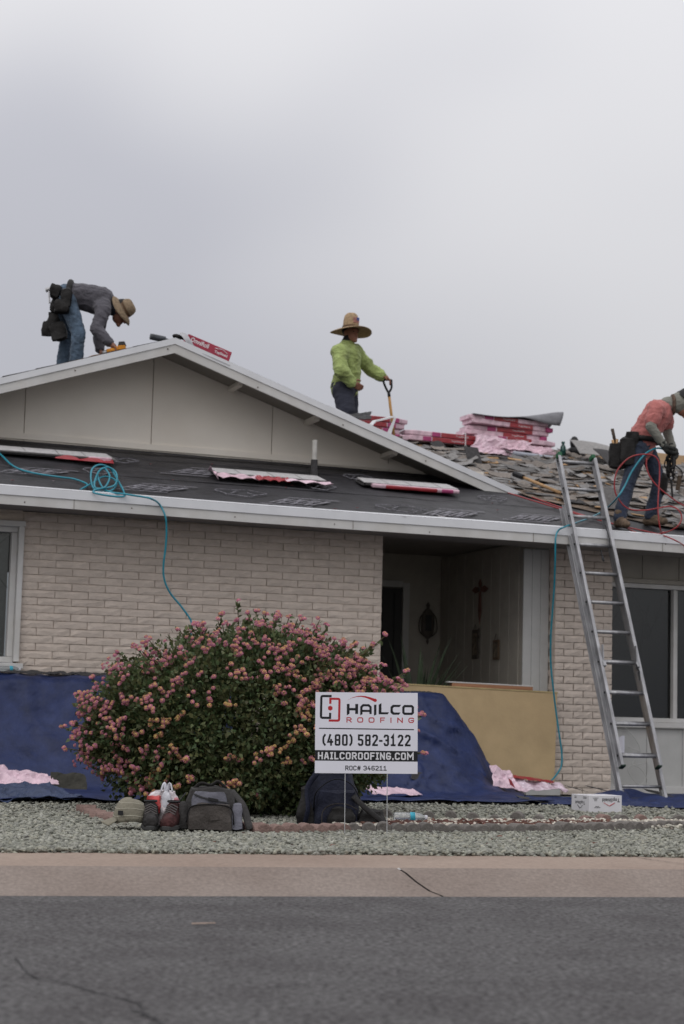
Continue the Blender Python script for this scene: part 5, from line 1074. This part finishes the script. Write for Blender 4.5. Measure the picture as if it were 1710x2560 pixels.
# tied carrier bag
t = thing('plastic_bag', 'white and red plastic carrier bag with knotted handles behind the shoes', 'bag', (-1.02, 11.04, .012), .0)
puffbox('bag_body', (.0, 0, .115), (.21, .17, .21), mat('white_plastic_film', (.46, .34, .36), .4, .45, 13, .5, 30, spec=.5, col2=(.56, .48, .50)), t, .026, 14, .62, 15, rnd=.8)
puffbox('red_print', (-.055, -.055, .135), (.10, .07, .11), mat('red_film', (.42, .06, .06), .4, .3, 12, .4, 30), t, .018, 16, .7, 16, rnd=.8); puffbox('red_print', (.075, -.03, .12), (.06, .08, .11), mat('pink_film', (.40, .16, .18), .4, .3, 12, .4, 30), t, .016, 16, .7, 18, rnd=.8)
whitefilm = mat('white_film', (.55, .55, .60), .4, .12, 14, .3, 40); puffbox('knot', (.02, -.055, .15), (.06, .05, .13), whitefilm, t, .012, 30, .7, 17, rnd=.9, n=6)
for s_1 in (-1, 1): band_('handle', [(.02, -.05, .20), (.02+s_1*.018, -.05, .265), (.02+s_1*.035, -.055, .215)], .014, whitefilm, t)
# bottles
def bottle(label, M4, s=1.0, parentname='water_bottle'):
    t = thing(parentname, label, 'bottle'); t.matrix_world = M4 @ Matrix.Scale(s, 4); gl = mat('clear_plastic', (.80, .84, .86), .08, .02, 5, 0, spec=.6, trans=.75)
    pr = [(0, 0), (.026, 0), (.031, .006)] + [(.031 if k % 2 else .0288, .012+.009*k) for k in range(9)] + [(.031, .10), (.031, .135), (.028, .155), (.018, .178), (.013, .188), (.013, .196)]
    b = MB(); b.lathe(pr, (0, 0, 0), Matrix.Rotation(math.pi/2, 3, 'Y'), 18); b.build('body', gl, t, smooth=True); b = MB(); b.lathe([(.0318, .098), (.0318, .128)], (0, 0, 0), Matrix.Rotation(math.pi/2, 3, 'Y'), 18); b.build('label', mat('teal_label', (.04, .33, .45), .5, .25, 30, 0), t, smooth=True)
    b = MB(); b.lathe([(0, .205), (.0155, .205), (.0155, .190), (0, .190)], (0, 0, 0), Matrix.Rotation(math.pi/2, 3, 'Y'), 14); b.build('cap', whitefilm, t); return t
bottle('clear plastic water bottle with a blue label lying in the stone bed', Matrix.Translation((.385, 12.02, .056)) @ Matrix.Rotation(.12, 4, 'Z'), 1.08)
bottle('clear bottle with a teal label lying on the sill under the left window', HM(-3.62, -.20, 1.03, yaw=.05), .9)
crumple('shingle_scrap', 'black scraps of shingle lying along the top of the left tarp', 'shingle', (H(-3.7, -.30, 1.0), H(-2.62, -.30, .99), H(-2.62, -.20, 1.015), H(-3.7, -.16, 1.02)), 30, 3, .02, 6, shingD, .004, 14)
crumple('shingle_scrap', 'black scraps along the top edge of the tarp beside the tan board', 'shingle', (H(-.2, -.50, .935), H(.33, -.50, .925), H(.33, -.40, .94), H(-.2, -.40, .95)), 14, 3, .015, 9, shingD, .004, 16)
# printed carton
t = thing('cardboard_box', 'white printed cardboard box standing upside down on the gravel by the ladder', 'box', (1.975, 14.36, .005), rad(24))
b = MB(); b.box((.15, .13, .065), (.30, .26, .13)); bx_ = b.build('carton', mat('white_card', (.66, .65, .68), .6, .02, 5, .03, 60), t, bevel=.002)
b = MB(); b.box((.15, .13, .1312), (.296, .012, .0006)); b.build('tape_seam', mat('card_edge', (.45, .42, .40), .7), t)
UP = Matrix.Rotation(math.pi, 4, 'Y')
text_obj('TopShield', .040, ink, bx_, Matrix.Translation((.20, -.0008, .095)) @ UP @ FRONT, bold=.0008)
b = MB(); b.tube([(.135, -.0008, .075), (.185, -.0008, .050), (.235, -.0008, .075)], .0035, 4, flat=.3); b.build('roof_emblem', redink, bx_); b = MB(); b.tube([(.19, -.001, .050), (.235, -.001, .075)], .0036, 4, flat=.3); b.build('roof_emblem', ink, bx_)
for (x, z, w_) in ((.06, .110, .05), (.06, .10, .03), (.075, .045, .035), (.075, .036, .055), (.06, .09, .025)): b = MB(); b.box((x, -.0006, z), (w_, .0006, .004)); b.build('print_line', ink, bx_)
EL = Matrix.Rotation(-math.pi/2, 4, 'Z')
text_obj('TopShield', .036, ink, bx_, Matrix.Translation((-.0008, .13, .070)) @ EL @ UP @ FRONT, bold=.0005)
b = MB(); b.tube([(-.0008, .17, .052), (-.0008, .13, .026), (-.0008, .09, .052)], .0035, 4, flat=.3); b.build('roof_emblem', ink, bx_)
for (y_, w_) in ((.20, .03), (.06, .05)):
    for q in range(2): b = MB(); b.box((-.0006, y_, .115-.01*q), (.0006, w_, .004)); b.build('print_line', ink, bx_)
# wrappers and scraps on the tarps
crumple('plastic_wrapper', 'crumpled pink plastic wrapper heaped on the tarp at the left edge', 'plastic wrap', (H(-4.05, -1.45, .06), H(-3.28, -1.35, .10), H(-3.36, -1.10, .17), H(-3.92, -1.15, .26)), 18, 14, .07, 2, pinkpale, freq=4.5)
crumple('plastic_wrapper', 'red edged strip of wrapper over the heaped pink one', 'plastic wrap', (H(-3.86, -1.50, .14), H(-3.82, -1.52, .14), H(-3.86, -1.22, .27), H(-3.92, -1.22, .27)), 3, 12, .01, 2, redw, freq=4.5)
crumple('tarp_fold', 'small loose fold of blue grey tarp on the ground at the left edge', 'tarp', (H(-4.0, -2.5, .03), H(-3.25, -2.35, .03), H(-3.4, -1.8, .10), H(-3.9, -1.85, .12)), 16, 10, .06, 12, mat('blue_grey_tarp', (.045, .062, .12), .45, .12, 5, .3, 26), freq=4)
crumple('shingle_scrap', 'dark shingle piece beside the heaped pink wrapper', 'shingle', (H(-3.35, -1.3, .05), H(-3.02, -1.25, .05), H(-3.05, -1.15, .17), H(-3.32, -1.2, .20)), 6, 4, .02, 4, mat('olive_dark_scrap', (.05, .048, .040), .9), .006)
crumple('plastic_wrapper', 'flat pale pink wrapper strip on the tarp right of the sign', 'plastic wrap', (H(-.80, -1.86, .07), H(-.28, -1.70, .06), H(-.32, -1.52, .10), H(-.80, -1.68, .13)), 18, 5, .02, 7, pinkpale, freq=8)
upw = crumple('plastic_wrapper', 'upright crumpled pink wrapper at the foot of the tan board', 'plastic wrap', (H(.66, -1.02, .10), H(.98, -1.00, .08), H(.90, -.85, .24), H(.68, -.88, .28)), 12, 10, .05, 17, pinkpale, freq=6)
crumple('plastic_wrapper', 'pink and magenta wrapper with red lettering against the pillar base', 'plastic wrap', (H(.86, -.98, .08), H(1.52, -.82, .07), H(1.50, -.66, .13), H(.88, -.80, .20)), 16, 6, .03, 21, mat('pink_magenta_wrap', (.58, .25, .36), .35, .3, 10, .4, 22, col2=(.70, .55, .62)), freq=7)
crumple('plastic_wrapper', 'red strip across the wrapper at the pillar base', 'plastic wrap', (H(.92, -.86, .185), H(1.40, -.74, .14), H(1.40, -.70, .16), H(.92, -.80, .21)), 12, 2, .01, 23, redw, freq=7)
b = MB(); b.prism([(.80, 0, .19), (.83, 0, .17), (.87, 0, .10), (.82, 0, .13)], (0, .004, 0)); o = b.build('red_print', redw); o.location = H(.0, -1.045, 0)+Vector((0, 0, 0)); o.rotation_euler = (0, 0, HA); o.parent = upw
for lab, c, s, rz in (('black shingle strip leaning left of the white box', (1.50, -.95, .10), (.34, .09, .02), .5), ('dark shingle strip lying behind the white box', (1.72, -.98, .10), (.36, .10, .02), .4), ('dark shingle piece on the tarp between the ladder feet', (2.05, -1.5, .09), (.30, .14, .03), .1), ('small black shingle triangle at the left end of the right tarp', (-.92, -1.75, .10), (.12, .06, .15), .2), ('dark shingle flake on the slope of the right tarp', (-.10, -1.12, .19), (.12, .03, .08), .1), ('dark shingle flake at the edge of the tarp near the front bed', (.55, -2.02, .05), (.30, .08, .02), .1), ('grey shingle flake on the gravel left of the white box', (1.02, -2.25, .02), (.30, .10, .015), .0)):
    b = MB(); r = random.Random(lab); b.prism([(s[0]*(x+r.uniform(-.08, .08)), s[1]*y_, s[2]*z) for x, y_, z in ((-.5, -.5, -.3), (.5, -.5, -.5), (.35, .3, .5), (-.4, .2, .4))], (0, s[1]*.2, .006)); o = b.build('shingle_scrap', shingD); o.location = H(*c); o.rotation_euler = (0, .15, HA+rz); tag(o, lab, 'shingle')
b = MB(); b.add([(0, 0, 0), (.09, .028, .003), (.088, .036, .005), (-.002, .010, .004)], [(0, 1, 2, 3)]); o = b.build('paper_scrap', mat('litter_paper', (.30, .23, .19), .7, .3, 30), None, solid=.002); o.location = (-.54, 7.20, -.114); tag(o, 'thin scrap of paper lying on the asphalt', 'litter')

# ---------------------------------------------------------------- people
def lerp(a, c, t): return Vector(a)*(1-t)+Vector(c)*t
def hand(wrist, fwd, palm_n, thumb_side, curl, s=1.0):
    """palm and five fingers: bars rooted in the palm; curl bends them towards palm_n"""
    f = Vector(fwd).normalized(); n = Vector(palm_n); n = (n-f*n.dot(f)).normalized(); w = f.cross(n)*thumb_side; W_ = Vector(wrist); g = []
    g.append((W_, W_+f*.05*s, .026*s, .030*s)); k0 = W_+f*.078*s
    for q, (off, ln) in enumerate(((.031, .072), (.011, .080), (-.010, .075), (-.029, .058))):
        a = W_+f*.045*s+w*off*.7*s; k = k0+w*off*s; g.append((a, k, .013*s, .0105*s)); d = f
        for seg in range(3):
            c_ = curl*(1 if seg else .8); d = (d*math.cos(c_)+n*math.sin(c_)).normalized(); n2 = (n*math.cos(c_)-d*0).normalized(); k2 = k+d*ln*s*(.45, .32, .26)[seg]; g.append((k, k2, .0100*s, .0088*s)); k = k2
    tb = W_+f*.025*s+w*.028*s; t1 = tb+(w*.75+f*.65+n*.25).normalized()*.042*s; t2 = t1+(f*.85+n*.6*min(1, curl+.3)+w*.15).normalized()*.032*s
    g += [(W_+f*.02*s, tb, .018*s, .015*s), (tb, t1, .013*s, .0115*s), (t1, t2, .0112*s, .009*s)]; return g
def head(c, fwd, up):
    c = Vector(c); f = Vector(fwd).normalized(); u = Vector(up); u = (u-f*u.dot(f)).normalized(); s = f.cross(u); R = Matrix((f, -s, u)).transposed()
    q = lambda x, y, z: c+f*x+s*y+u*z
    g = [('e', q(-.01, 0, .025), (.19, .152, .185), R), ('e', q(.025, 0, -.045), (.135, .118, .13), R), (q(.082, 0, .01), q(.104, 0, -.025), .010, .014), (q(.07, 0, -.085), q(.085, 0, -.09), .024, .022), (q(.083, -.02, -.062), q(.083, .02, -.062), .010, .010), (q(.075, -.035, .022), q(.08, .035, .022), .012, .012)]
    for y in (-.075, .075): g.append(('e', q(-.01, y, -.01), (.045, .022, .06), R))
    return g, q, R
def person(label, Y0, J, cl, hat=None):
    """J: joints in world space; the body is one surface, clothes are its children"""
    body = []
    T = lambda a, c, r0, r1: body.append((J[a], J[c], r0, r1))
    hg, q, R = head(J['head'], J['face'], J['hup']); body += hg
    body += [(J['neck'], lerp(J['neck'], J['head'], .7), .052, .050), (J['pelvis'], J['belly'], .12, .115), (J['belly'], J['chest'], .115, .125), (J['chest'], J['neck'], .10, .055)]
    for s in 'ab':
        T('chest', 'sh'+s, .09, .058); T('sh'+s, 'el'+s, .050, .038); T('el'+s, 'wr'+s, .038, .026); T('pelvis', 'hp'+s, .10, .085); T('hp'+s, 'kn'+s, .080, .052); T('kn'+s, 'an'+s, .052, .036)
        fd = Vector(J['ft'+s]); body.append((Vector(J['an'+s])+Vector((0, 0, -.03)), Vector(J['an'+s])+fd*.13+Vector((0, 0, -.055)), .036, .030))
        h_ = J['hand'+s]; body += hand(J['wr'+s], h_[0], h_[1], h_[2], h_[3])
    p = blob(body, 'person', skinm, .0065, 0, smooth_it=2); tag(p, label, 'person', 'roof workers')
    for nm, segs, m, wr, fr in cl(J):
        o = blob(segs, nm, m, .009, wr, fr, 3, seed=hash(nm) % 7); o.parent = p
    for y in (-.032, .032):
        b = MB(); b.ell(q(.082, y, .008), (.012, .022, .012), R, n=8); b.build('eye', flat('eye_dark', (.02, .015, .012)), p)
    b = MB(); b.ell(q(-.035, 0, .045), (.19, .168, .18), R, n=16); b.build('hair', hairm, p, smooth=True)
    return p, q, R
def legs(J, e=.012, top=True):
    g = []
    for s in 'ab': g += [(J['pelvis'], J['hp'+s], .10+e, .088+e), (J['hp'+s], J['kn'+s], .083+e, .060+e), (J['kn'+s], J['an'+s], .060+e, .054+e)]
    if top: g += [(J['pelvis'], lerp(J['pelvis'], J['belly'], .45), .118+e, .112+e)]
    return g
def shirt(J, e=.016, arms='full', lower=.25):
    g = [(lerp(J['pelvis'], J['belly'], lower), J['belly'], .118+e, .118+e), (J['belly'], J['chest'], .118+e, .128+e), (J['chest'], lerp(J['chest'], J['neck'], .72), .105+e, .056+e)]
    for s in 'ab':
        g += [(J['chest'], J['sh'+s], .095+e, .062+e)]
        if arms == 'full': g += [(J['sh'+s], J['el'+s], .056+e, .043+e), (J['el'+s], lerp(J['el'+s], J['wr'+s], .95), .045+e, .034+e)]
        else: g += [(J['sh'+s], lerp(J['sh'+s], J['el'+s], .62), .060+e, .058+e)]
    return g
def boots(J, m, nm='boots'):
    out = []
    for s in 'ab':
        a = Vector(J['an'+s]); f = Vector(J['ft'+s]); out.append(('boot', [(a+Vector((0, 0, .05)), a+Vector((0, 0, -.03)), .052, .050), (a-f*.04+Vector((0, 0, -.05)), a+f*.15+Vector((0, 0, -.058)), .045, .040), (a+Vector((0, 0, -.02)), a+f*.10+Vector((0, 0, -.045)), .05, .042)], m, .003, 20))
    return out
def strawhat(p, q, R, brim, crown_h, tiltM=None, droop=.03, under=None):
    Rm = R if tiltM is None else R @ tiltM; c = q(-.01, 0, .055); b = MB(); n = 40
    def bf(i, j):
        a = 2*math.pi*i; rr_ = .088+(brim-.088)*j; z = -.010-droop*j*j+.018*math.cos(2*a)*j; return Vector(c)+Rm @ Vector((rr_*math.cos(a)*1.04, rr_*math.sin(a), z))
    b.grid(bf, n, 6); b.v = [tuple(v) for v in b.v]; h = b.build('hat_brim', under or straw, p, smooth=True, solid=.005)
    b = MB(); pr = [(.094, -.012), (.092, .03), (.088, crown_h*.55), (.074, crown_h*.86), (.050, crown_h), (.025, crown_h-.012), (0, crown_h-.02)]
    b.lathe(pr, c, Rm, 28, sy=.93); b.build('hat_crown', under or straw, p, smooth=True)
    b = MB(); b.lathe([(.0955, .0), (.0945, .022)], c, Rm, 28, sy=.93); b.build('hat_band', mat('hat_band_cloth', (.10, .06, .035), .8), p, smooth=True); return Rm, c
def rz_(x, y, l=.09): return roof_under((x, y, 0))+l
V3 = Vector
# --- worker in grey, bent over on the left slope
Y = 18.0
def foot(px_pt, y, l=.095): return (px_pt[0], y, rz_(px_pt[0], y, l))
J = dict(pelvis=(-2.823, 18.000, 4.811), belly=(-2.663, 18.000, 4.815), chest=(-2.473, 18.000, 4.779), neck=(-2.362, 18.000, 4.717), head=(-2.267, 18.000, 4.658), face=(.62, -.12, -.78), hup=(.80, -.05, .60),
    sha=(-2.420, 17.820, 4.634), ela=(-2.473, 17.740, 4.437), wra=(-2.331, 17.720, 4.296), shb=(-2.470, 18.180, 4.746), elb=(-2.514, 18.220, 4.506), wrb=(-2.483, 18.160, 4.313),
    hpa=(-2.795, 17.910, 4.750), kna=(-2.658, 17.860, 4.406), hpb=(-2.856, 18.090, 4.790), knb=(-2.814, 18.120, 4.457), fta=(.93, -.1, .3), ftb=(.93, .1, .3),
    handa=((.75, 0, -.6), (-.45, .0, -.6), 1, .75), handb=((.5, -.1, -.85), (-.6, 0, -.3), -1, .8))
J['ana'] = foot((-2.679, 17.860, 4.224), 17.86); J['anb'] = foot((-2.847, 18.120, 4.272), 18.12)
p, q, R = person('roofer in grey shirt and straw hat bent over a nail gun at left', Y, J, lambda J: [('shirt', shirt(J, .018, lower=.35), greyshirt, .007, 11), ('jeans', legs(J, .012), denim, .006, 12)] + boots(J, bootm) + [('neck_gaiter', [(lerp(J['neck'], J['head'], -.1), lerp(J['neck'], J['head'], .62), .072, .070), (J['neck'], V3(J['neck'])+V3((.05, 0, -.07)), .05, .025)], mat('dark_grey_gaiter', (.035, .038, .05), .8), .006, 18)])
strawhat(p, q, R, .160, .10, Matrix.Rotation(.18, 3, 'Y'), droop=.045, under=mat('weathered_straw', (.235, .175, .115), .85, .2, 40, .5, 120))
B0 = V3(J['pelvis'])
def pouch(name, c, d, parent, ry=0):
    return puffbox(name, c, (d[0], d[1], d[2]*1.1), leather, parent, .018, 11, 1.0, c[0]*3, Matrix.Rotation(ry, 3, 'Y'), rnd=.8, n=8)
t = thing('tool_belt', 'black leather tool belt with pouches on the roofer in grey', 'tool belt')
b = MB(); d_ = (V3(J['belly'])-B0).normalized(); s_ = V3((0, 1, 0)); u_ = d_.cross(s_); ring = [B0+d_*.05+s_*.150*math.cos(a)+u_*.150*math.sin(a) for a in [6.283*k/24 for k in range(24)]]
b.tube([v-d_*.0 for v in ring], .028, 8, closed=True, flat=1.0); b.build('belt', leather, t, smooth=True)
for px in ((-2.914, 17.880, 4.838), (-2.828, 17.800, 4.671), (-2.911, 17.950, 4.703), (-2.934, 17.980, 4.567), (-2.876, 17.920, 4.441), (-2.969, 18.020, 4.485), (-2.791, 17.800, 4.753)): pouch('pouch', px, (.13+.03*math.sin(px[0]*50), .10, .14+.02*math.sin(px[2]*40)), t, .3*math.sin(px[0]*90))
b = MB(); b.tube([(-2.968, 17.820, 4.822), (-2.952, 17.800, 4.697)], .010, 6); b.tube([(-3.004, 17.840, 4.834), (-2.961, 17.840, 4.852)], .022, 8); b.build('hammer', alu, t)
t = thing('nail_gun', 'orange and black cordless nail gun under the hand of the roofer in grey', 'nail gun')
g0 = V3((-2.285, 17.720, 4.237))
def gp(px_): return V3(px_)
b = MB(); b.tube([(-2.351, 17.720, 4.204), (-2.253, 17.720, 4.230)], .030, 10); b.build('motor_body', orangep, t, smooth=True); b = MB(); b.tube([(-2.390, 17.720, 4.187), (-2.347, 17.720, 4.204)], .026, 10); b.build('nose', alu, t, smooth=True); b = MB(); b.tube([(-2.278, 17.720, 4.254), (-2.225, 17.720, 4.215)], .022, 8); b.build('handle', orangep, t, smooth=True)
b = MB(); b.box((-2.207, 17.720, 4.251), (.075, .07, .05), Matrix.Rotation(-.2, 3, 'Y')); b.build('battery_base', orangep, t, bevel=.008); b = MB(); b.box((-2.208, 17.720, 4.288), (.080, .074, .042), Matrix.Rotation(-.1, 3, 'Y'), taper=(.7, .8)); b.build('battery', blackp, t, bevel=.006)
hose('air_hose', 'thin tan hose beside the nail gun on the left rake', [(-2.389, 17.720, 4.179), (-2.457, 17.700, 4.165), (-2.501, 17.600, 4.128), (-2.551, 17.500, 4.067)], .006, mat('tan_hose', (.22, .12, .06), .5))
# --- worker in lime green behind the right rake
Y = 19.65
J = dict(pelvis=(-0.004, 19.650, 4.262), belly=(0.019, 19.650, 4.395), chest=(0.005, 19.650, 4.599), neck=(0.010, 19.650, 4.754), head=(0.051, 19.650, 4.862), face=(.62, -.78, -.06), hup=(.03, .0, 1),
    sha=(-0.069, 19.470, 4.614), ela=(-0.051, 19.360, 4.396), wra=(0.064, 19.440, 4.282), shb=(0.092, 19.830, 4.691), elb=(0.270, 19.920, 4.520), wrb=(0.399, 19.860, 4.431),
    hpa=(-0.015, 19.560, 4.184), hpb=(0.024, 19.750, 4.219), fta=(.85, -.5, -.25), ftb=(.85, .3, -.25), handa=((.8, .2, -.45), (.1, .9, .1), 1, .35), handb=((.86, -.1, -.25), (.1, 0, -.95), -1, .85))
for s, x, y in (('a', 858, 19.5), ('b', 874, 19.85)):
    hx = J['hp'+s]; fx = hx[0]-(.03 if s == 'a' else -.05); J['an'+s] = (fx, y, rz_(fx, y)); J['kn'+s] = (hx[0]+.035, y-.10, (hx[2]+J['an'+s][2])/2+.02)
gaiterb = mat('black_gaiter', (.012, .012, .014), .8)
p, q, R = person('roofer in lime green shirt and wide straw hat leaning on a shovel', Y, J, lambda J: [('shirt', shirt(J, .034, lower=-.05), greenshirt, .010, 10), ('trousers', legs(J, .036), darkpants, .006, 10)] + boots(J, bootm) + [('neck_gaiter', [(lerp(J['neck'], J['head'], -.05), lerp(J['neck'], J['head'], .35), .066, .064), (V3(J['neck']), V3(J['neck'])+V3((.055, -.05, -.035)), .04, .022)], gaiterb, .004, 18)])
Rm, hc = strawhat(p, q, R, .225, .165, Matrix.Rotation(-.10, 3, 'Y'), droop=.035)
b = MB(); cc = hc+Rm @ V3((.090, 0, .075)); b.box(cc, (.012, .075, .060), Rm); b.build('hat_flag', mat('flag_patch', (.33, .16, .14), .8, .35, 40), p, bevel=.003); b = MB(); b.box(hc+Rm @ V3((.0945, .018, .090)), (.008, .036, .030), Rm); b.build('hat_flag_corner', mat('flag_blue', (.05, .08, .25), .8), p)
t = thing('shovel', 'shovel with black D handle and wooden shaft held by the roofer in lime', 'shovel')
S0 = V3((0.465, 19.840, 4.384)); S1 = V3((0.479, 19.840, 4.264)); S2 = V3((0.487, 19.840, 4.202)); S3 = V3((0.548, 19.800, 3.761)); S4 = S3+(S3-S2).normalized()*.10
b = MB(); b.tube(smoothpts([S1+V3((0, 0, -.02)), S1+V3((-.03, 0, .035)), S0+V3((-.043, 0, -.02)), S0+V3((-.036, 0, .005)), S0+V3((.036, 0, .005)), S0+V3((.043, 0, -.02)), S1+V3((.03, 0, .035)), S1+V3((0, 0, -.02))], 4), .0125, 8); b.tube([S1, S2], .017, 10); b.build('d_handle', blackp, t, smooth=True)
b = MB(); b.tube([S2, S3], .0155, 10); b.build('shaft', mat('ash_shaft', (.42, .23, .08), .55, .12, 6, .1, 40), t, smooth=True)
dd = (S3-S2).normalized(); b = MB(); b.grid(lambda i, j: S3+dd*(.0+.22*j)+V3((.18*(i-.5), .03*math.cos(3.14*(i-.5)), 0)), 6, 4); b.v = [tuple(v) for v in b.v]; b.build('blade', mat('rusty_steel', (.12, .09, .08), .5, .3, 12, .2, 40, metal=.5), t, solid=.004)
# --- worker in coral at the right edge
Y = 17.92
J = dict(pelvis=(2.947, 17.920, 3.445), belly=(2.982, 17.920, 3.566), chest=(3.112, 17.920, 3.758), neck=(3.235, 17.920, 3.854), head=(3.362, 17.920, 3.857), face=(.80, -.1, -.55), hup=(.55, 0, .83),
    sha=(3.059, 17.730, 3.777), ela=(2.993, 17.660, 3.589), wra=(3.134, 17.700, 3.409), shb=(3.211, 18.100, 3.811), elb=(3.240, 18.120, 3.612), wrb=(3.275, 18.000, 3.425),
    hpa=(2.913, 17.830, 3.383), kna=(2.799, 17.740, 3.054), ana=(2.699, 17.660, 2.708), hpb=(3.012, 18.000, 3.410), knb=(3.146, 17.980, 3.086), anb=(3.060, 18.020, 2.740),
    fta=(.30, -.95, -.1), ftb=(.80, -.60, 0), handa=((.55, -.1, -.85), (.7, .1, -.2), 1, .7), handb=((.4, -.3, -.9), (-.6, -.3, -.2), -1, .8))
J['ana'] = (J['ana'][0], 17.66, rz_(J['ana'][0], 17.66, .10)); J['anb'] = (J['anb'][0], 18.02, rz_(J['anb'][0], 18.02, .10))
glovem = mat('black_glove', (.030, .032, .030), .8, .2, 20, .3, 50)
def clR(J):
    o = [('shirt', shirt(J, .020, 'short', lower=-.35), coralshirt, .008, 10), ('jeans', legs(J, .010), denimD, .006, 12)] + boots(J, mat('tan_brown_boot', (.14, .10, .07), .8, .35, 14, .4, 40))
    for s in 'ab': o.append(('arm_sleeve', [(lerp(J['sh'+s], J['el'+s], .5), J['el'+s], .054, .050), (J['el'+s], lerp(J['el'+s], J['wr'+s], .92), .052, .040)], sleevem, .004, 16))
    for s in 'ab': h_ = J['hand'+s]; o.append(('glove', [(lerp(J['el'+s], J['wr'+s], .85), J['wr'+s], .042, .036)]+[(a, c, r0+.006, r1+.006) for a, c, r0, r1 in hand(J['wr'+s], *h_)], glovem, .002, 30))
    o.append(('hood', [(lerp(J['neck'], J['head'], -.25), lerp(J['neck'], J['head'], .5), .082, .085), ('e', V3(J['head'])+V3((-.035, 0, .02)), (.22, .19, .22))], sleevem, .005, 16))
    o.append(('knee_pad', [(lerp(J['knb'], J['hpb'], .10)+V3((.035, -.02, 0)), lerp(J['knb'], J['anb'], .25)+V3((.035, -.02, 0)), .062, .055)], leather, .003, 18))
    return o
p, q, R = person('roofer in coral shirt and grey sleeves handling hoses at the right edge', Y, J, clR)
b = MB(); b.lathe([(.107, -.005), (.106, .04), (.085, .09), (.04, .115), (0, .12)], q(-.01, 0, .045), R, 24); b.build('cap', mat('dark_cap', (.02, .02, .022), .7), p, smooth=True)
ax = (V3(J['head'])-V3(J['neck'])).normalized(); s_ = V3((0, 1, 0)); u_ = ax.cross(s_); c_ = lerp(J['neck'], J['head'], .18)
b = MB(); b.tube([c_+s_*.082*math.cos(a)+u_*.090*math.sin(a) for a in [6.283*k/24 for k in range(24)]], .019, 8, closed=True); b.build('neckerchief', mat('patterned_cloth', (.09, .06, .045), .85, .6, 45, .2, 60), p, smooth=True)
t = thing('tool_belt', 'black tool belt with nail pouch and hammer on the roofer in coral', 'tool belt')
B0 = V3((2.959, 17.920, 3.489)); d_ = (V3(J['belly'])-V3(J['pelvis'])).normalized(); s_ = V3((0, 1, 0)); u_ = d_.cross(s_); b = MB(); b.tube([B0+s_*.155*math.cos(a)+u_*.158*math.sin(a)+d_*(-.03*math.sin(a)) for a in [6.283*k/24 for k in range(24)]], .028, 8, closed=True); b.build('belt', leather, t, smooth=True)
for px, d in (((2.700, 17.800, 3.309), (.17, .1, .22)), ((2.781, 17.740, 3.342), (.14, .1, .24)), ((2.836, 17.800, 3.472), (.12, .1, .14))): pouch('pouch', px, d, t)
b = MB(); b.tube([(2.641, 17.800, 3.578), (2.679, 17.800, 3.408)], .016, 8); b.build('hammer_handle', mat('dark_handle', (.05, .035, .025), .6), t, smooth=True)
for a in (((2.641, 17.780, 3.464), (2.661, 17.780, 3.385)), ((2.688, 17.780, 3.473), (2.680, 17.780, 3.393))): b = MB(); b.tube(list(a), .013, 8); b.build('tool_handle', woodm, t, smooth=True)
t = thing('hose_fittings', 'black cluster of hose fittings and hooks hanging from the coral roofer gloves', 'fittings')
r = random.Random(9)
for k in range(9):
    a = V3((3.185, 17.720, 3.310)); pts = [a+V3((r.uniform(-.03, .05), r.uniform(-.05, .05), 0))]
    for q_ in range(4): pts.append(pts[-1]+V3((r.uniform(-.04, .07), r.uniform(-.03, .03), -r.uniform(.02, .09))))
    b = MB(); b.tube(smoothpts(pts, 4), r.uniform(.006, .016), 6); b.build('strap', leather, t, smooth=True)
for px in ((3.249, 17.660, 3.138), (3.199, 17.660, 3.081)): b = MB(); b.ell(px, (.03, .025, .035), n=8); b.build('coupling', alu, t, smooth=True)
b = MB(); b.tube([(3.199, 17.660, 3.066), (3.212, 17.660, 2.889)], .010, 6); b.build('strap', leather, t); b = MB(); b.tube([(3.292, 17.700, 3.113), (3.269, 17.700, 2.974)], .022, 8); b.build('handle', bootm, t)
